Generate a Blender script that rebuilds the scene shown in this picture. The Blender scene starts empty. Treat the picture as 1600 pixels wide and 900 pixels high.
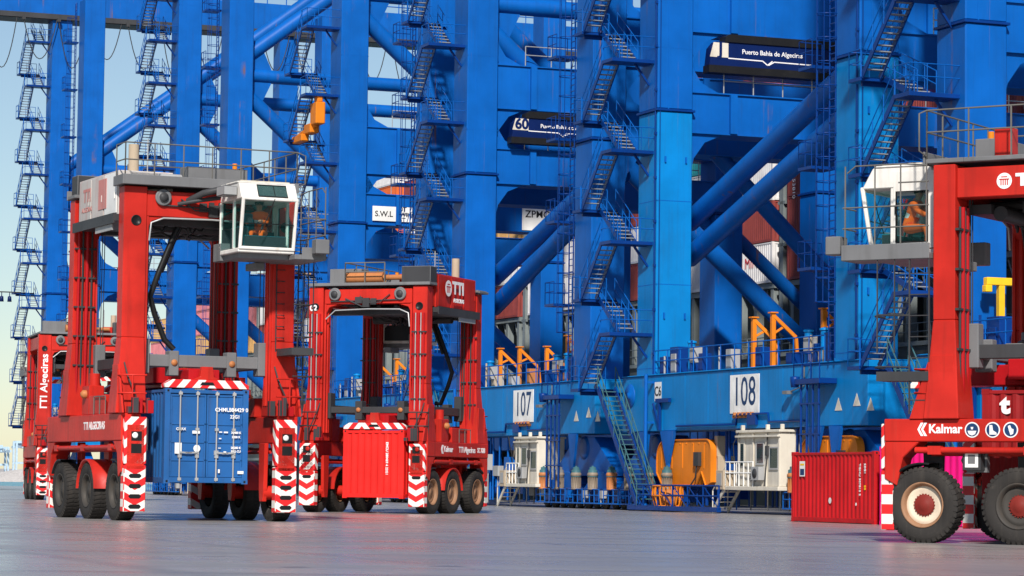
import bpy, bmesh, math, random
from mathutils import Vector, Matrix
random.seed(7)
S = bpy.context.scene
COL = S.collection
R = math.radians
# ------------------------------------------------------------------ camera
FPX, CAMH = 4444.0, 1.15
PITCH = math.atan((755.3-450)/FPX); ROLL = R(.7)
cam = bpy.data.cameras.new('camera'); cam.sensor_width = 36; cam.lens = FPX/1600*36
cam.clip_start = .5; cam.clip_end = 9000
camo = bpy.data.objects.new('camera', cam); COL.objects.link(camo)
_f = Vector((0, math.cos(PITCH), math.sin(PITCH))); _u0 = Vector((0, -math.sin(PITCH), math.cos(PITCH)))
_r = Vector((1, 0, 0))*math.cos(ROLL)+_u0*math.sin(ROLL); _u = -Vector((1, 0, 0))*math.sin(ROLL)+_u0*math.cos(ROLL)
camo.matrix_world = Matrix(((_r.x, _u.x, -_f.x, 0), (_r.y, _u.y, -_f.y, 0), (_r.z, _u.z, -_f.z, CAMH), (0, 0, 0, 1)))
S.camera = camo
# ------------------------------------------------------------------ world, sun, exposure
SUN_EL = R(38); SUN_H = Vector((-.05, -1, 0)).normalized()
W = bpy.data.worlds.new('World'); S.world = W; W.use_nodes = True
nt = W.node_tree; sky = nt.nodes.new('ShaderNodeTexSky'); sky.sky_type = 'NISHITA'; sky.sun_disc = False
sky.sun_elevation = SUN_EL; sky.sun_rotation = math.atan2(SUN_H.x, SUN_H.y)
sky.air_density = 1.0; sky.dust_density = .25; sky.ozone_density = 2.0; sky.altitude = 0
bg = nt.nodes['Background']; bg.inputs[1].default_value = .054
nt.links.new(sky.outputs[0], bg.inputs[0])
sun = bpy.data.lights.new('sun', 'SUN'); sun.energy = 3.1; sun.angle = R(3); sun.color = (1, .95, .88)
suno = bpy.data.objects.new('sun', sun); COL.objects.link(suno)
sd = Vector((SUN_H.x*math.cos(SUN_EL), SUN_H.y*math.cos(SUN_EL), math.sin(SUN_EL)))
suno.rotation_euler = sd.to_track_quat('Z', 'Y').to_euler(); suno.location = (30, -40, 60)
S.view_settings.view_transform = 'Standard'; S.view_settings.look = 'None'
S.view_settings.exposure = 0.85; S.view_settings.gamma = 1.0
S.render.engine = 'CYCLES'

# ------------------------------------------------------------------ materials
MATS = {}
def nodes(name):
    m = bpy.data.materials.new(name); m.use_nodes = True
    t = m.node_tree; b = t.nodes['Principled BSDF']
    return m, t, b
def N(t, typ, **kw):
    n = t.nodes.new(typ)
    for k, v in kw.items(): setattr(n, k, v)
    return n
def mathn(t, op, a, b=None, clamp=False):
    n = t.nodes.new('ShaderNodeMath'); n.operation = op; n.use_clamp = clamp
    for i, q in enumerate((a, b)):
        if q is None: continue
        if isinstance(q, (int, float)): n.inputs[i].default_value = q
        else: t.links.new(q, n.inputs[i])
    return n.outputs[0]
def mixc(t, fac, a, b, mode='MIX'):
    n = t.nodes.new('ShaderNodeMix'); n.data_type = 'RGBA'; n.blend_type = mode
    for key, q in ((0, fac), (6, a), (7, b)):
        if isinstance(q, (int, float)): n.inputs[key].default_value = q
        elif isinstance(q, tuple): n.inputs[key].default_value = (*q[:3], 1)
        else: t.links.new(q, n.inputs[key])
    return n.outputs[2]
def noise(t, vec, scale, detail=4, rough=.55, stretch=None):
    n = t.nodes.new('ShaderNodeTexNoise'); n.inputs['Scale'].default_value = scale
    n.inputs['Detail'].default_value = detail; n.inputs['Roughness'].default_value = rough
    if stretch:
        mp = t.nodes.new('ShaderNodeMapping'); mp.inputs['Scale'].default_value = stretch
        t.links.new(vec, mp.inputs[0]); vec = mp.outputs[0]
    t.links.new(vec, n.inputs['Vector']); return n.outputs['Fac']
def ramp(t, fac, lo, hi):
    n = t.nodes.new('ShaderNodeMapRange'); n.inputs[1].default_value = lo; n.inputs[2].default_value = hi
    t.links.new(fac, n.inputs[0]); return n.outputs[0]
def paint(name, col, rough=.38, dirt=.25, dirtcol=(.05, .045, .04), streak=.3, metal=0, scale=1.0, bump=.015, spec=.2, fade=.14, rust=0):
    """weathered paint: soft tone patches, vertical run-off streaks, specks of grime"""
    m, t, b = nodes(name); tc = N(t, 'ShaderNodeTexCoord'); v = tc.outputs['Object']
    big = noise(t, v, .55*scale, 5); st = noise(t, v, 2.2*scale, 4, .6, (1.6, 1.6, .10)); fine = noise(t, v, 14*scale, 6, .65)
    c = mixc(t, ramp(t, big, .35, .7), tuple(x*(1-fade) for x in col), tuple(min(1, x*(1+fade)+.004*fade) for x in col))
    c = mixc(t, mathn(t, 'MULTIPLY', ramp(t, st, .52, .78), streak), c, dirtcol)
    c = mixc(t, mathn(t, 'MULTIPLY', ramp(t, fine, .62, .8), dirt), c, dirtcol)
    wear = noise(t, v, 1.1*scale, 8, .72); c = mixc(t, mathn(t, 'MULTIPLY', ramp(t, wear, .60, .70), dirt*1.1), c, tuple(.5*x+.5*y for x, y in zip(col, dirtcol)))
    if rust:
        rs = noise(t, v, 1.5, 5, .6, (2.2, 2.2, .06)); rm = noise(t, v, .5, 3, .6); c = mixc(t, mathn(t, 'MULTIPLY', mathn(t, 'MULTIPLY', ramp(t, rs, .60, .70), ramp(t, rm, .48, .62)), rust), c, (.16, .085, .055))
    chip = noise(t, v, 30*scale, 3, .6); c = mixc(t, mathn(t, 'MULTIPLY', ramp(t, chip, .70, .74), dirt*1.6, True), c, dirtcol)
    t.links.new(c, b.inputs['Base Color'])
    t.links.new(mathn(t, 'ADD', mathn(t, 'MULTIPLY', fine, .25), rough-.12), b.inputs['Roughness'])
    b.inputs['Metallic'].default_value = metal; b.inputs['Specular IOR Level'].default_value = spec
    if bump:
        bp = N(t, 'ShaderNodeBump'); bp.inputs['Strength'].default_value = .25; bp.inputs['Distance'].default_value = bump
        t.links.new(mathn(t, 'ADD', mathn(t, 'MULTIPLY', big, 1.5), mathn(t, 'MULTIPLY', fine, .25)), bp.inputs['Height']); t.links.new(bp.outputs[0], b.inputs['Normal'])
    MATS[name] = m; return m
paint('crane_blue', (.001, .098, .40), .42, .10, (.012, .03, .08), .26, fade=.12, rust=.8)
paint('crane_light_blue', (.0, .185, .50), .45, .12, (.02, .05, .10), .28, fade=.12, rust=.8)
paint('crane_deep_blue', (.001, .034, .19), .36, .10, (.01, .015, .04), .10)
paint('navy_panel', (.002, .013, .085), .4, .10, (.01, .01, .02), .1)
paint('carrier_red', (.50, .021, .013), .42, .34, (.08, .014, .010), .45, fade=.24, rust=.4)
paint('carrier_dark_red', (.40, .008, .012), .38, .30, (.05, .012, .01), .35)
paint('dark_steel', (.045, .045, .048), .5, .35, (.02, .018, .016), .3)
paint('grey_steel', (.16, .16, .165), .5, .3, (.05, .045, .04), .3)
paint('pale_steel', (.34, .34, .34), .45, .3, (.12, .10, .08), .3)
paint('galvanised', (.42, .43, .43), .42, .2, (.15, .13, .11), .2, metal=.4)
paint('dull_rail', (.13, .125, .115), .5, .35, (.10, .07, .05), .3)
paint('white_paint', (.80, .79, .76), .38, .22, (.35, .27, .19), .22)
paint('cab_white', (.74, .71, .66), .4, .4, (.34, .25, .17), .4, scale=2, rust=.3)
paint('cream_paint', (.62, .57, .48), .45, .3, (.25, .17, .10), .4)
paint('board_white', (.84, .83, .80), .4, .3, (.35, .2, .1), .3, scale=2.5, rust=.9)
paint('beige_box', (.45, .36, .26), .5, .3, (.2, .14, .09), .35)
paint('worn_white', (.52, .48, .45), .5, .5, (.42, .07, .05), .5)
paint('orange_paint', (.70, .20, .012), .45, .4, (.25, .09, .02), .35)
paint('yellow_paint', (.85, .50, .02), .4, .3, (.2, .1, .02), .25)
paint('copper_rust', (.45, .17, .06), .5, .5, (.12, .05, .02), .4)
paint('teal_motor', (.045, .12, .14), .45, .4, (.04, .06, .06), .3)
paint('rubber', (.030, .027, .025), .8, .6, (.13, .11, .09), .2, bump=.01, scale=2)
paint('black_plastic', (.012, .012, .013), .4, .2, (.05, .045, .04), .1)
paint('rim_cream', (.66, .55, .42), .5, .5, (.30, .13, .05), .3, scale=2)
paint('rim_rust', (.30, .16, .09), .6, .6, (.12, .05, .02), .4, scale=2)
paint('motor_beige', (.24, .19, .145), .5, .5, (.08, .06, .045), .4, scale=2)
paint('hub_red', (.20, .022, .016), .6, .5, (.10, .05, .03), .3, scale=2)
paint('faded_red', (.50, .20, .18), .6, .6, (.45, .40, .38), .5, scale=2)
paint('rim_dark', (.05, .045, .04), .6, .5, (.10, .07, .05), .4, scale=2)
paint('container_blue', (.018, .105, .31), .5, .42, (.05, .05, .06), .4, scale=1.5, rust=.55, bump=.03)
paint('container_red', (.50, .010, .014), .48, .35, (.13, .02, .015), .4, scale=1.5, rust=.55, bump=.03)
paint('container_shaded_maroon', (.27, .012, .014), .5, .35, (.08, .02, .015), .4, scale=1.5, rust=.55, bump=.03)  # red-brown container paint, darkened to carry the shade under the carrier
paint('container_bright_red', (.74, .020, .016), .45, .2, (.25, .02, .015), .25, scale=1.5, rust=.55, bump=.03)
paint('container_magenta', (.80, .005, .18), .42, .12, (.3, .02, .06), .15, scale=1.5, rust=.55, bump=.03)
paint('container_brown', (.27, .055, .048), .55, .35, (.06, .03, .025), .4, scale=1.5, rust=.55, bump=.03)
paint('container_white', (.74, .72, .71), .5, .3, (.28, .20, .14), .4, scale=1.5, rust=.55, bump=.03)
paint('container_orange', (.70, .14, .035), .5, .3, (.2, .05, .02), .3, scale=1.5, rust=.55, bump=.03)
paint('container_ochre', (.66, .38, .14), .5, .3, (.25, .12, .05), .3, scale=1.5, rust=.55, bump=.03)
paint('container_teal', (.03, .33, .36), .5, .3, (.06, .10, .10), .3, scale=1.5, rust=.55, bump=.03)
paint('container_pink', (.66, .22, .24), .5, .3, (.25, .10, .08), .3, scale=1.5, rust=.55, bump=.03)
paint('hull_grey', (.07, .085, .085), .55, .35, (.05, .04, .03), .4, scale=.4)
paint('ship_grey', (.20, .23, .23), .55, .35, (.09, .07, .05), .4)
paint('ink_blue', (.012, .045, .13), .5, .1)
paint('ink_red', (.62, .03, .05), .5, .25, (.5, .3, .25), .2)
paint('white_letter', (.82, .80, .79), .5, .12, (.5, .3, .25), .1)
paint('black_letter', (.02, .02, .022), .5, .1)
paint('orange_cloth', (1, .13, .012), .85, .1, (.4, .05, .01), .0, spec=.2)
paint('skin', (.42, .20, .13), .55, .0, streak=0, bump=0)
paint('hair', (.03, .02, .015), .7, .1, streak=0)
paint('silver_tape', (.62, .64, .64), .35, .1)
paint('dark_seat', (.03, .035, .04), .6, .2)
paint('teal_seat', (.03, .16, .19), .6, .2)
paint('tread_steel', (.24, .26, .28), .5, .2)
paint('shore_stone', (.45, .42, .40), .8, .2, streak=0, bump=0)
paint('far_crane_haze', (.42, .55, .66), .6, 0, streak=0, bump=0)  # pale blue distance haze put into the colour of the far cranes

def striped(name, mode, period, slope, xc, axis=0):
    m, t, b = nodes(name); tc = N(t, 'ShaderNodeTexCoord'); sp = N(t, 'ShaderNodeSeparateXYZ'); t.links.new(tc.outputs['Object'], sp.inputs[0])
    ax = mathn(t, 'ABSOLUTE', sp.outputs[axis])
    if mode == 'diag': ax = mathn(t, 'ADD', ax, mathn(t, 'MULTIPLY', sp.outputs[1], -1.0))
    if mode == 'chevron': ax = mathn(t, 'MULTIPLY', mathn(t, 'ABSOLUTE', mathn(t, 'SUBTRACT', ax, xc)), -1)
    s = mathn(t, 'FRACT', mathn(t, 'DIVIDE', mathn(t, 'ADD', sp.outputs[2], mathn(t, 'MULTIPLY', ax, slope)), period))
    k = mathn(t, 'GREATER_THAN', s, .5)
    nz = noise(t, tc.outputs['Object'], 7, 6, .7); wear = ramp(t, nz, .6, .78)
    white = mixc(t, wear, (.78, .74, .68), (.45, .33, .25)); red = mixc(t, wear, (.70, .012, .014), (.40, .015, .014))
    t.links.new(mixc(t, k, red, white), b.inputs['Base Color']); b.inputs['Roughness'].default_value = .45
    MATS[name] = m; return m
striped('stripe_diagonal', 'diag', .46, 1.0, 0)
striped('stripe_chevron', 'chevron', .42, .55, 2.2)
striped('stripe_spreader', 'diag', .52, 1.15, 0)
striped('stripe_side', 'diag', .46, 1.0, 0, axis=1)

def glass(name, col, alpha, rough=.03):
    m, t, b = nodes(name); b.inputs['Base Color'].default_value = (*col, 1); b.inputs['Roughness'].default_value = rough
    tr = N(t, 'ShaderNodeBsdfTransparent'); tr.inputs[0].default_value = (col[0]*.25+.82, col[1]*.25+.88, col[2]*.25+.87, 1)
    mx = N(t, 'ShaderNodeMixShader'); mx.inputs[0].default_value = alpha
    t.links.new(tr.outputs[0], mx.inputs[1]); t.links.new(b.outputs[0], mx.inputs[2])
    t.links.new(mx.outputs[0], t.nodes['Material Output'].inputs[0]); MATS[name] = m
glass('cab_glass', (.05, .20, .20), .045); glass('cab_glass_dark', (.03, .09, .09), .55); glass('hut_glass', (.02, .05, .06), .8)

def ground_mat():
    """worn quay concrete: slab joints, tyre tracks, oil spots and a damp sheen"""
    m, t, b = nodes('quay_concrete'); tc = N(t, 'ShaderNodeTexCoord'); v = tc.outputs['Object']
    rot = N(t, 'ShaderNodeMapping'); rot.inputs['Rotation'].default_value = (0, 0, -R(21.5)); t.links.new(v, rot.inputs[0]); q = rot.outputs[0]
    a = noise(t, v, .05, 5, .6); bb = noise(t, v, .35, 6, .6); f = noise(t, v, 5, 5, .65)
    c = mixc(t, ramp(t, a, .32, .68), (.25, .236, .228), (.35, .330, .315))
    c = mixc(t, mathn(t, 'MULTIPLY', ramp(t, bb, .45, .7), .5), c, (.168, .165, .168))
    tr = noise(t, q, 1.0, 3, .5, (.9, .012, 1)); tr2 = noise(t, v, 1.0, 3, .55, (.015, .7, 1))    # tracks along the rail and across it
    c = mixc(t, mathn(t, 'MULTIPLY', ramp(t, tr, .56, .72), .5), c, (.105, .105, .11))
    c = mixc(t, mathn(t, 'MULTIPLY', ramp(t, tr2, .54, .70), .55), c, (.115, .114, .118))
    c = mixc(t, mathn(t, 'MULTIPLY', ramp(t, noise(t, v, 1.0, 3, .5, (.02, .5, 1)), .58, .72), .4), c, (.34, .325, .32))
    c = mixc(t, mathn(t, 'MULTIPLY', ramp(t, f, .55, .75), .15), c, (.14, .135, .135))
    c = mixc(t, mathn(t, 'MULTIPLY', ramp(t, noise(t, v, .8, 2, .4), .70, .76), .6), c, (.06, .06, .062))
    br = N(t, 'ShaderNodeTexBrick'); br.offset = 0; br.inputs['Scale'].default_value = 1; br.inputs['Brick Width'].default_value = 6; br.inputs['Row Height'].default_value = 5
    br.inputs['Mortar Size'].default_value = .022; br.inputs['Mortar Smooth'].default_value = .3; t.links.new(q, br.inputs[0])
    c = mixc(t, mathn(t, 'MULTIPLY', br.outputs['Fac'], .2), c, (.06, .06, .062))
    t.links.new(c, b.inputs['Base Color'])
    t.links.new(mathn(t, 'ADD', mathn(t, 'MULTIPLY', ramp(t, bb, .3, .7), .18), mathn(t, 'ADD', mathn(t, 'MULTIPLY', ramp(t, tr2, .4, .7), -.08), .235)), b.inputs['Roughness'])
    b.inputs['Specular IOR Level'].default_value = .6
    bp = N(t, 'ShaderNodeBump'); bp.inputs['Strength'].default_value = .16; bp.inputs['Distance'].default_value = .01
    t.links.new(mathn(t, 'SUBTRACT', mathn(t, 'ADD', mathn(t, 'MULTIPLY', bb, .8), mathn(t, 'MULTIPLY', f, .2)), mathn(t, 'MULTIPLY', br.outputs['Fac'], .3)), bp.inputs['Height']); t.links.new(bp.outputs[0], b.inputs['Normal'])
    MATS['quay_concrete'] = m
ground_mat()
def water_mat():
    m, t, b = nodes('sea_water'); b.inputs['Base Color'].default_value = (.02, .22, .27, 1); b.inputs['Roughness'].default_value = .25
    tc = N(t, 'ShaderNodeTexCoord'); bp = N(t, 'ShaderNodeBump'); bp.inputs['Strength'].default_value = .5; bp.inputs['Distance'].default_value = .3
    t.links.new(noise(t, tc.outputs['Object'], .6, 5), bp.inputs['Height']); t.links.new(bp.outputs[0], b.inputs['Normal']); MATS['sea_water'] = m
water_mat()

WHOLE_NAMES = {'lettering', 'louvre', 'weld_seam', 'wire_basket', 'seat_and_console', 'brand_mark', 'safety_badge', 'round_logo', 'trim_line'}
# ------------------------------------------------------------------ mesh helpers
class MB:
    def __init__(s): s.v = []; s.f = []; s.mi = []; s.sm = []
    def _add(s, vs, fs, mi=0, sm=False):
        o = len(s.v); s.v += [tuple(p) for p in vs]
        for f in fs:
            s.f.append(tuple(i+o for i in f)); s.mi.append(mi); s.sm.append(sm)
        return s
    def hexa(s, p, mi=0):   # p: four bottom corners ccw, four top corners
        return s._add(p, [(3, 2, 1, 0), (4, 5, 6, 7), (0, 1, 5, 4), (1, 2, 6, 5), (2, 3, 7, 6), (3, 0, 4, 7)], mi)
    def box(s, x0, x1, y0, y1, z0, z1, mi=0):
        return s.hexa([(x0, y0, z0), (x1, y0, z0), (x1, y1, z0), (x0, y1, z0), (x0, y0, z1), (x1, y0, z1), (x1, y1, z1), (x0, y1, z1)], mi)
    def cbox(s, c, d, mi=0): return s.box(c[0]-d[0]/2, c[0]+d[0]/2, c[1]-d[1]/2, c[1]+d[1]/2, c[2]-d[2]/2, c[2]+d[2]/2, mi)
    def bar(s, p, q, w, h, mi=0, up=(0, 0, 1)):   # rectangular bar from p to q
        p, q = Vector(p), Vector(q); d = (q-p).normalized(); r = d.cross(Vector(up))
        if r.length < 1e-4: r = d.cross(Vector((0, 1, 0)))
        r.normalize(); u = r.cross(d); r *= w/2; u *= h/2
        return s.hexa([p-r-u, p+r-u, q+r-u, q-r-u, p-r+u, p+r+u, q+r+u, q-r+u], mi)
    def tube(s, p, q, r, n=8, mi=0, r2=None, caps=True):
        p, q = Vector(p), Vector(q); d = (q-p).normalized(); a = d.orthogonal().normalized(); b = d.cross(a); r2 = r if r2 is None else r2
        vs = []
        for c, rr in ((p, r), (q, r2)):
            for i in range(n):
                t = 2*math.pi*i/n; vs.append(c+(a*math.cos(t)+b*math.sin(t))*rr)
        s._add(vs, [(i, (i+1) % n, n+(i+1) % n, n+i) for i in range(n)], mi, n > 5)
        if caps: s._add(vs, [tuple(range(n))[::-1], tuple(range(n, 2*n))], mi)
        return s
    def path(s, pts, r, n=6, mi=0):
        pts = [Vector(p) for p in pts]; vs = []; m = len(pts); a = None
        for k in range(m):
            d = (pts[min(k+1, m-1)]-pts[max(k-1, 0)]).normalized()
            a = d.orthogonal().normalized() if a is None else (a-d*a.dot(d)).normalized()
            b = d.cross(a)
            for i in range(n):
                t = 2*math.pi*i/n; vs.append(pts[k]+(a*math.cos(t)+b*math.sin(t))*r)
        fs = [(k*n+i, k*n+(i+1) % n, (k+1)*n+(i+1) % n, (k+1)*n+i) for k in range(m-1) for i in range(n)]
        s._add(vs, fs, mi, True)
        return s._add(vs, [tuple(range(n))[::-1], tuple(range((m-1)*n, m*n))], mi)
    def lathe(s, prof, c, ax, n=24, mi=0, sm=True, a0=0, a1=2*math.pi):
        """prof: (radius, height) pairs along ax from c"""
        ax = Vector(ax).normalized(); a = ax.orthogonal().normalized()
        if abs(ax.z) < .5: a = (Vector((0, 0, 1))-ax*ax.z).normalized()
        b = ax.cross(a); c = Vector(c); full = abs(a1-a0-2*math.pi) < 1e-6; m = n if full else n+1; vs = []
        for r, h in prof:
            for i in range(m):
                t = a0+(a1-a0)*i/n; vs.append(c+ax*h+(a*math.cos(t)+b*math.sin(t))*max(r, 1e-4))
        fs = []
        for k in range(len(prof)-1):
            for i in range(n):
                j = (i+1) % m; fs.append((k*m+i, k*m+j, (k+1)*m+j, (k+1)*m+i))
        return s._add(vs, fs, mi, sm)
    def prism(s, poly, ax, a0, a1, mi=0):
        """poly: 2-D outline; ax='x' -> (y,z) outline, 'y' -> (x,z), 'z' -> (x,y)"""
        n = len(poly)
        P = {'x': lambda a, q: (a, q[0], q[1]), 'y': lambda a, q: (q[0], a, q[1]), 'z': lambda a, q: (q[0], q[1], a)}[ax]
        vs = [P(a0, q) for q in poly]+[P(a1, q) for q in poly]
        return s._add(vs, [tuple(range(n))[::-1], tuple(range(n, 2*n))]+[(i, (i+1) % n, n+(i+1) % n, n+i) for i in range(n)], mi)
    def mesh(s, name, mats, bevel=0):
        me = bpy.data.meshes.new(name); me.from_pydata(s.v, [], s.f)
        for m in mats: me.materials.append(MATS[m])
        for p, mi, sm in zip(me.polygons, s.mi, s.sm): p.material_index = mi; p.use_smooth = sm
        bm = bmesh.new(); bm.from_mesh(me); bmesh.ops.recalc_face_normals(bm, faces=bm.faces)
        if bevel:
            ed = [e for e in bm.edges if len(e.link_faces) == 2 and e.calc_face_angle(0) > .5 and not e.link_faces[0].smooth]
            bmesh.ops.bevel(bm, geom=ed, offset=bevel, segments=1, affect='EDGES', clamp_overlap=True)
        bm.to_mesh(me); bm.free(); return me
    def clusters(s):
        """groups of faces that make separate pieces (pieces whose boxes touch count as one)"""
        par = {}
        def find(i):
            while par[i] != i: par[i] = par[par[i]]; i = par[i]
            return i
        key = {}; vid = []
        for p in s.v: vid.append(key.setdefault((round(p[0], 4), round(p[1], 4), round(p[2], 4)), len(key)))
        for i in range(len(key)): par[i] = i
        for f in s.f:
            a = find(vid[f[0]])
            for i in f[1:]: b = find(vid[i]); par[b] = a
        isl = {}
        for k, f in enumerate(s.f): isl.setdefault(find(vid[f[0]]), []).append(k)
        L = []
        for fs in isl.values():
            pts = [s.v[i] for k in fs for i in s.f[k]]
            L.append([fs, [min(p[c] for p in pts)-.012 for c in range(3)], [max(p[c] for p in pts)+.012 for c in range(3)]])
        if len(L) > 260: return None
        ch = True
        while ch:
            ch = False; out = []
            for fs, lo, hi in L:
                for q in out:
                    if all(lo[c] <= q[2][c] and hi[c] >= q[1][c] for c in range(3)):
                        q[0] += fs; q[1] = [min(a, b) for a, b in zip(lo, q[1])]; q[2] = [max(a, b) for a, b in zip(hi, q[2])]; ch = True; break
                else: out.append([fs, lo, hi])
            L = out
        return L
    def part_of(s, fs):
        m = MB(); mp = {}
        for k in sorted(fs):
            f = []
            for i in s.f[k]:
                if i not in mp: mp[i] = len(m.v); m.v.append(s.v[i])
                f.append(mp[i])
            m.f.append(tuple(f)); m.mi.append(s.mi[k]); m.sm.append(s.sm[k])
        return m
    def build(s, name, mats, parent=None, bevel=0, label=None, split=True):
        if isinstance(mats, str): mats = [mats]
        if parent and split and name not in WHOLE_NAMES:
            L = s.clusters()
            if L and 1 < len(L) <= 40 and min(max(b-a for a, b in zip(lo, hi)) for _, lo, hi in L) > .14:
                L.sort(key=lambda q: -max(b-a for a, b in zip(q[1], q[2])))
                os_ = [s.part_of(q[0]).build(name, mats, parent, bevel, label, False) for q in L]
                return os_[0]
        o = bpy.data.objects.new(name, s.mesh(name, mats, bevel)); COL.objects.link(o)
        if parent: o.parent = parent
        if label: o['label'] = label
        return o
def thing(name, label, cat, loc, rz=0, group=None):
    o = bpy.data.objects.new(name, None); COL.objects.link(o); o.location = loc; o.rotation_euler.z = rz; o.empty_display_size = .3
    o['label'] = label; o['category'] = cat
    if group: o['group'] = group
    return o
def tag(o, label=None, cat=None, group=None, kind=None):
    for k, v in (('label', label), ('category', cat), ('group', group), ('kind', kind)):
        if v: o[k] = v
    return o
_cache = {}
def share(key, fn, name, parent, loc=(0, 0, 0), rz=0):
    """a part whose mesh is shared between alike pieces"""
    if key not in _cache: _cache[key] = fn()
    o = bpy.data.objects.new(name, _cache[key]); COL.objects.link(o); o.parent = parent; o.location = loc; o.rotation_euler.z = rz
    return o
FACES = {'-y': ((1, 0, 0), (0, -1, 0)), '+y': ((-1, 0, 0), (0, 1, 0)), '-x': ((0, -1, 0), (-1, 0, 0)), '+x': ((0, 1, 0), (1, 0, 0))}
def text(body, size, mat, parent, pos, face, name='lettering', sx=1.0, bold=0, turn=0, align='CENTER', space=1.0, th=.004):
    cu = bpy.data.curves.new('lettering', 'FONT'); cu.body = body; cu.size = size; cu.extrude = th; cu.offset = bold
    cu.align_x = align; cu.align_y = 'CENTER'; cu.resolution_u = 3; cu.space_character = space
    tmp = bpy.data.objects.new('tmp', cu); COL.objects.link(tmp)
    me = bpy.data.meshes.new_from_object(tmp.evaluated_get(bpy.context.evaluated_depsgraph_get()))
    bpy.data.objects.remove(tmp); bpy.data.curves.remove(cu)
    r, n = (Vector(q) for q in FACES[face]); up = Vector((0, 0, 1))
    if turn: q = Matrix.Rotation(turn, 3, n); r, up = q @ r, q @ up
    M = Matrix((r, up, n)).transposed().to_4x4() @ Matrix.Diagonal((sx, 1, 1, 1)); M.translation = Vector(pos)
    me.transform(M); me.materials.clear(); me.materials.append(MATS[mat])
    o = bpy.data.objects.new(name, me); COL.objects.link(o); o.parent = parent; return o
def railing(mb, pts, h=1.05, r=.022, step=1.4, mid=True, base=0, mi=0):
    """posts and two rails along a polyline"""
    pts = [Vector(p) for p in pts]
    for a, b in zip(pts[:-1], pts[1:]):
        L = (b-a).length; k = max(1, round(L/step))
        for i in range(k+1):
            p = a.lerp(b, i/k); mb.tube(p, p+Vector((0, 0, h)), r, 5, mi)
        for z in ((h, h*.55) if mid else (h,)): mb.tube(a+Vector((0, 0, z)), b+Vector((0, 0, z)), r, 5, mi)
def ladder(mb, p, q, w, side, r=.025, step=.3, mi=0):
    p, q, s = Vector(p), Vector(q), Vector(side).normalized()*w/2
    mb.tube(p-s, q-s, r, 5, mi); mb.tube(p+s, q+s, r, 5, mi); k = int((q-p).length/step)
    for i in range(1, k): c = p.lerp(q, i/k); mb.tube(c-s, c+s, r*.75, 4, mi)
# quay frame: u along the crane rail (away from the viewer), v across it towards the ship
QA = R(21.5); QC, QS = math.cos(QA), math.sin(QA)
def UV(u, v, z=0): return Vector((-u*QS+v*QC, u*QC+v*QS, z))
# ------------------------------------------------------------------ ground, water, far shore
def sheet(name, pts, z, mat, kind='structure'):
    m = MB(); m._add([(p.x, p.y, z) for p in pts], [tuple(range(len(pts)))]); o = m.build(name, mat); o['kind'] = kind; return o
EDGE = 77.4
ap = MB(); q = [UV(-400, -2500), UV(-400, EDGE), UV(4500, EDGE), UV(4500, -2500)]
ap._add([(p.x, p.y, 0) for p in q]+[(p.x, p.y, -4) for p in (q[1], q[2])], [(0, 1, 2, 3), (1, 4, 5, 2)]); o = ap.build('quay_apron', 'quay_concrete'); o['kind'] = 'structure'
sheet('sea_water', [UV(-400, EDGE-1), UV(-400, 7000), UV(8000, 7000), UV(8000, EDGE-1)], -3.0, 'sea_water')
for v in (53.55, 54.0):
    rl = MB(); a, b, c, d = UV(-50, v), UV(-50, v+.07), UV(400, v+.07), UV(400, v)
    rl.hexa([(p.x, p.y, 0) for p in (a, b, c, d)]+[(p.x, p.y, .02) for p in (a, b, c, d)]); o = rl.build('crane_rail', 'dark_steel'); o['kind'] = 'structure'
bank = MB()
rnd = random.Random(3); X = [-700+i*25 for i in range(24)]; hs = [4+rnd.random()*5 for _ in X]
bank._add([(x, 2600, -4) for x in X]+[(x, 2630, h) for x, h in zip(X, hs)]+[(x, 3000, h+2) for x, h in zip(X, hs)], [(i, i+1, 24+i+1, 24+i) for i in range(23)]+[(24+i, 25+i, 49+i, 48+i) for i in range(23)])
o = bank.build('far_shore', 'shore_stone'); o['kind'] = 'structure'

def far_crane(x, y, h, lab):
    t = thing('distant_crane', lab, 'crane', (x, y, 4), R(20)); fr = MB()
    for sx in (-6, 6):
        for sy in (-8, 8): fr.box(sx-.9, sx+.9, sy-.9, sy+.9, 0, h)
    for z in (h*.35, h*.98): fr.box(-6.6, 6.6, -8.6, -7.6, z-.9, z+.9); fr.box(-6.6, 6.6, 7.6, 8.6, z-.9, z+.9)
    fr.box(-5, -3.6, -30, 26, h*.8, h*.8+2.2); fr.box(3.6, 5, -30, 26, h*.8, h*.8+2.2)
    fr.bar((0, 0, h), (0, -28, h*.8+2), 1, 1); fr.bar((0, 0, h), (0, 24, h*.8+2), 1, 1); fr.build('frame', 'far_crane_haze', t)
    MB().box(-4, 4, 10, 20, h*.8+2.2, h*.8+7).build('machinery_house', 'far_crane_haze', t)
far_crane(-474, 2650, 25, 'small pale gantry crane on the far shore, left edge of the horizon')
far_crane(-463, 2700, 31, 'tall pale gantry crane on the far shore, nearest the left red carrier')

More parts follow.
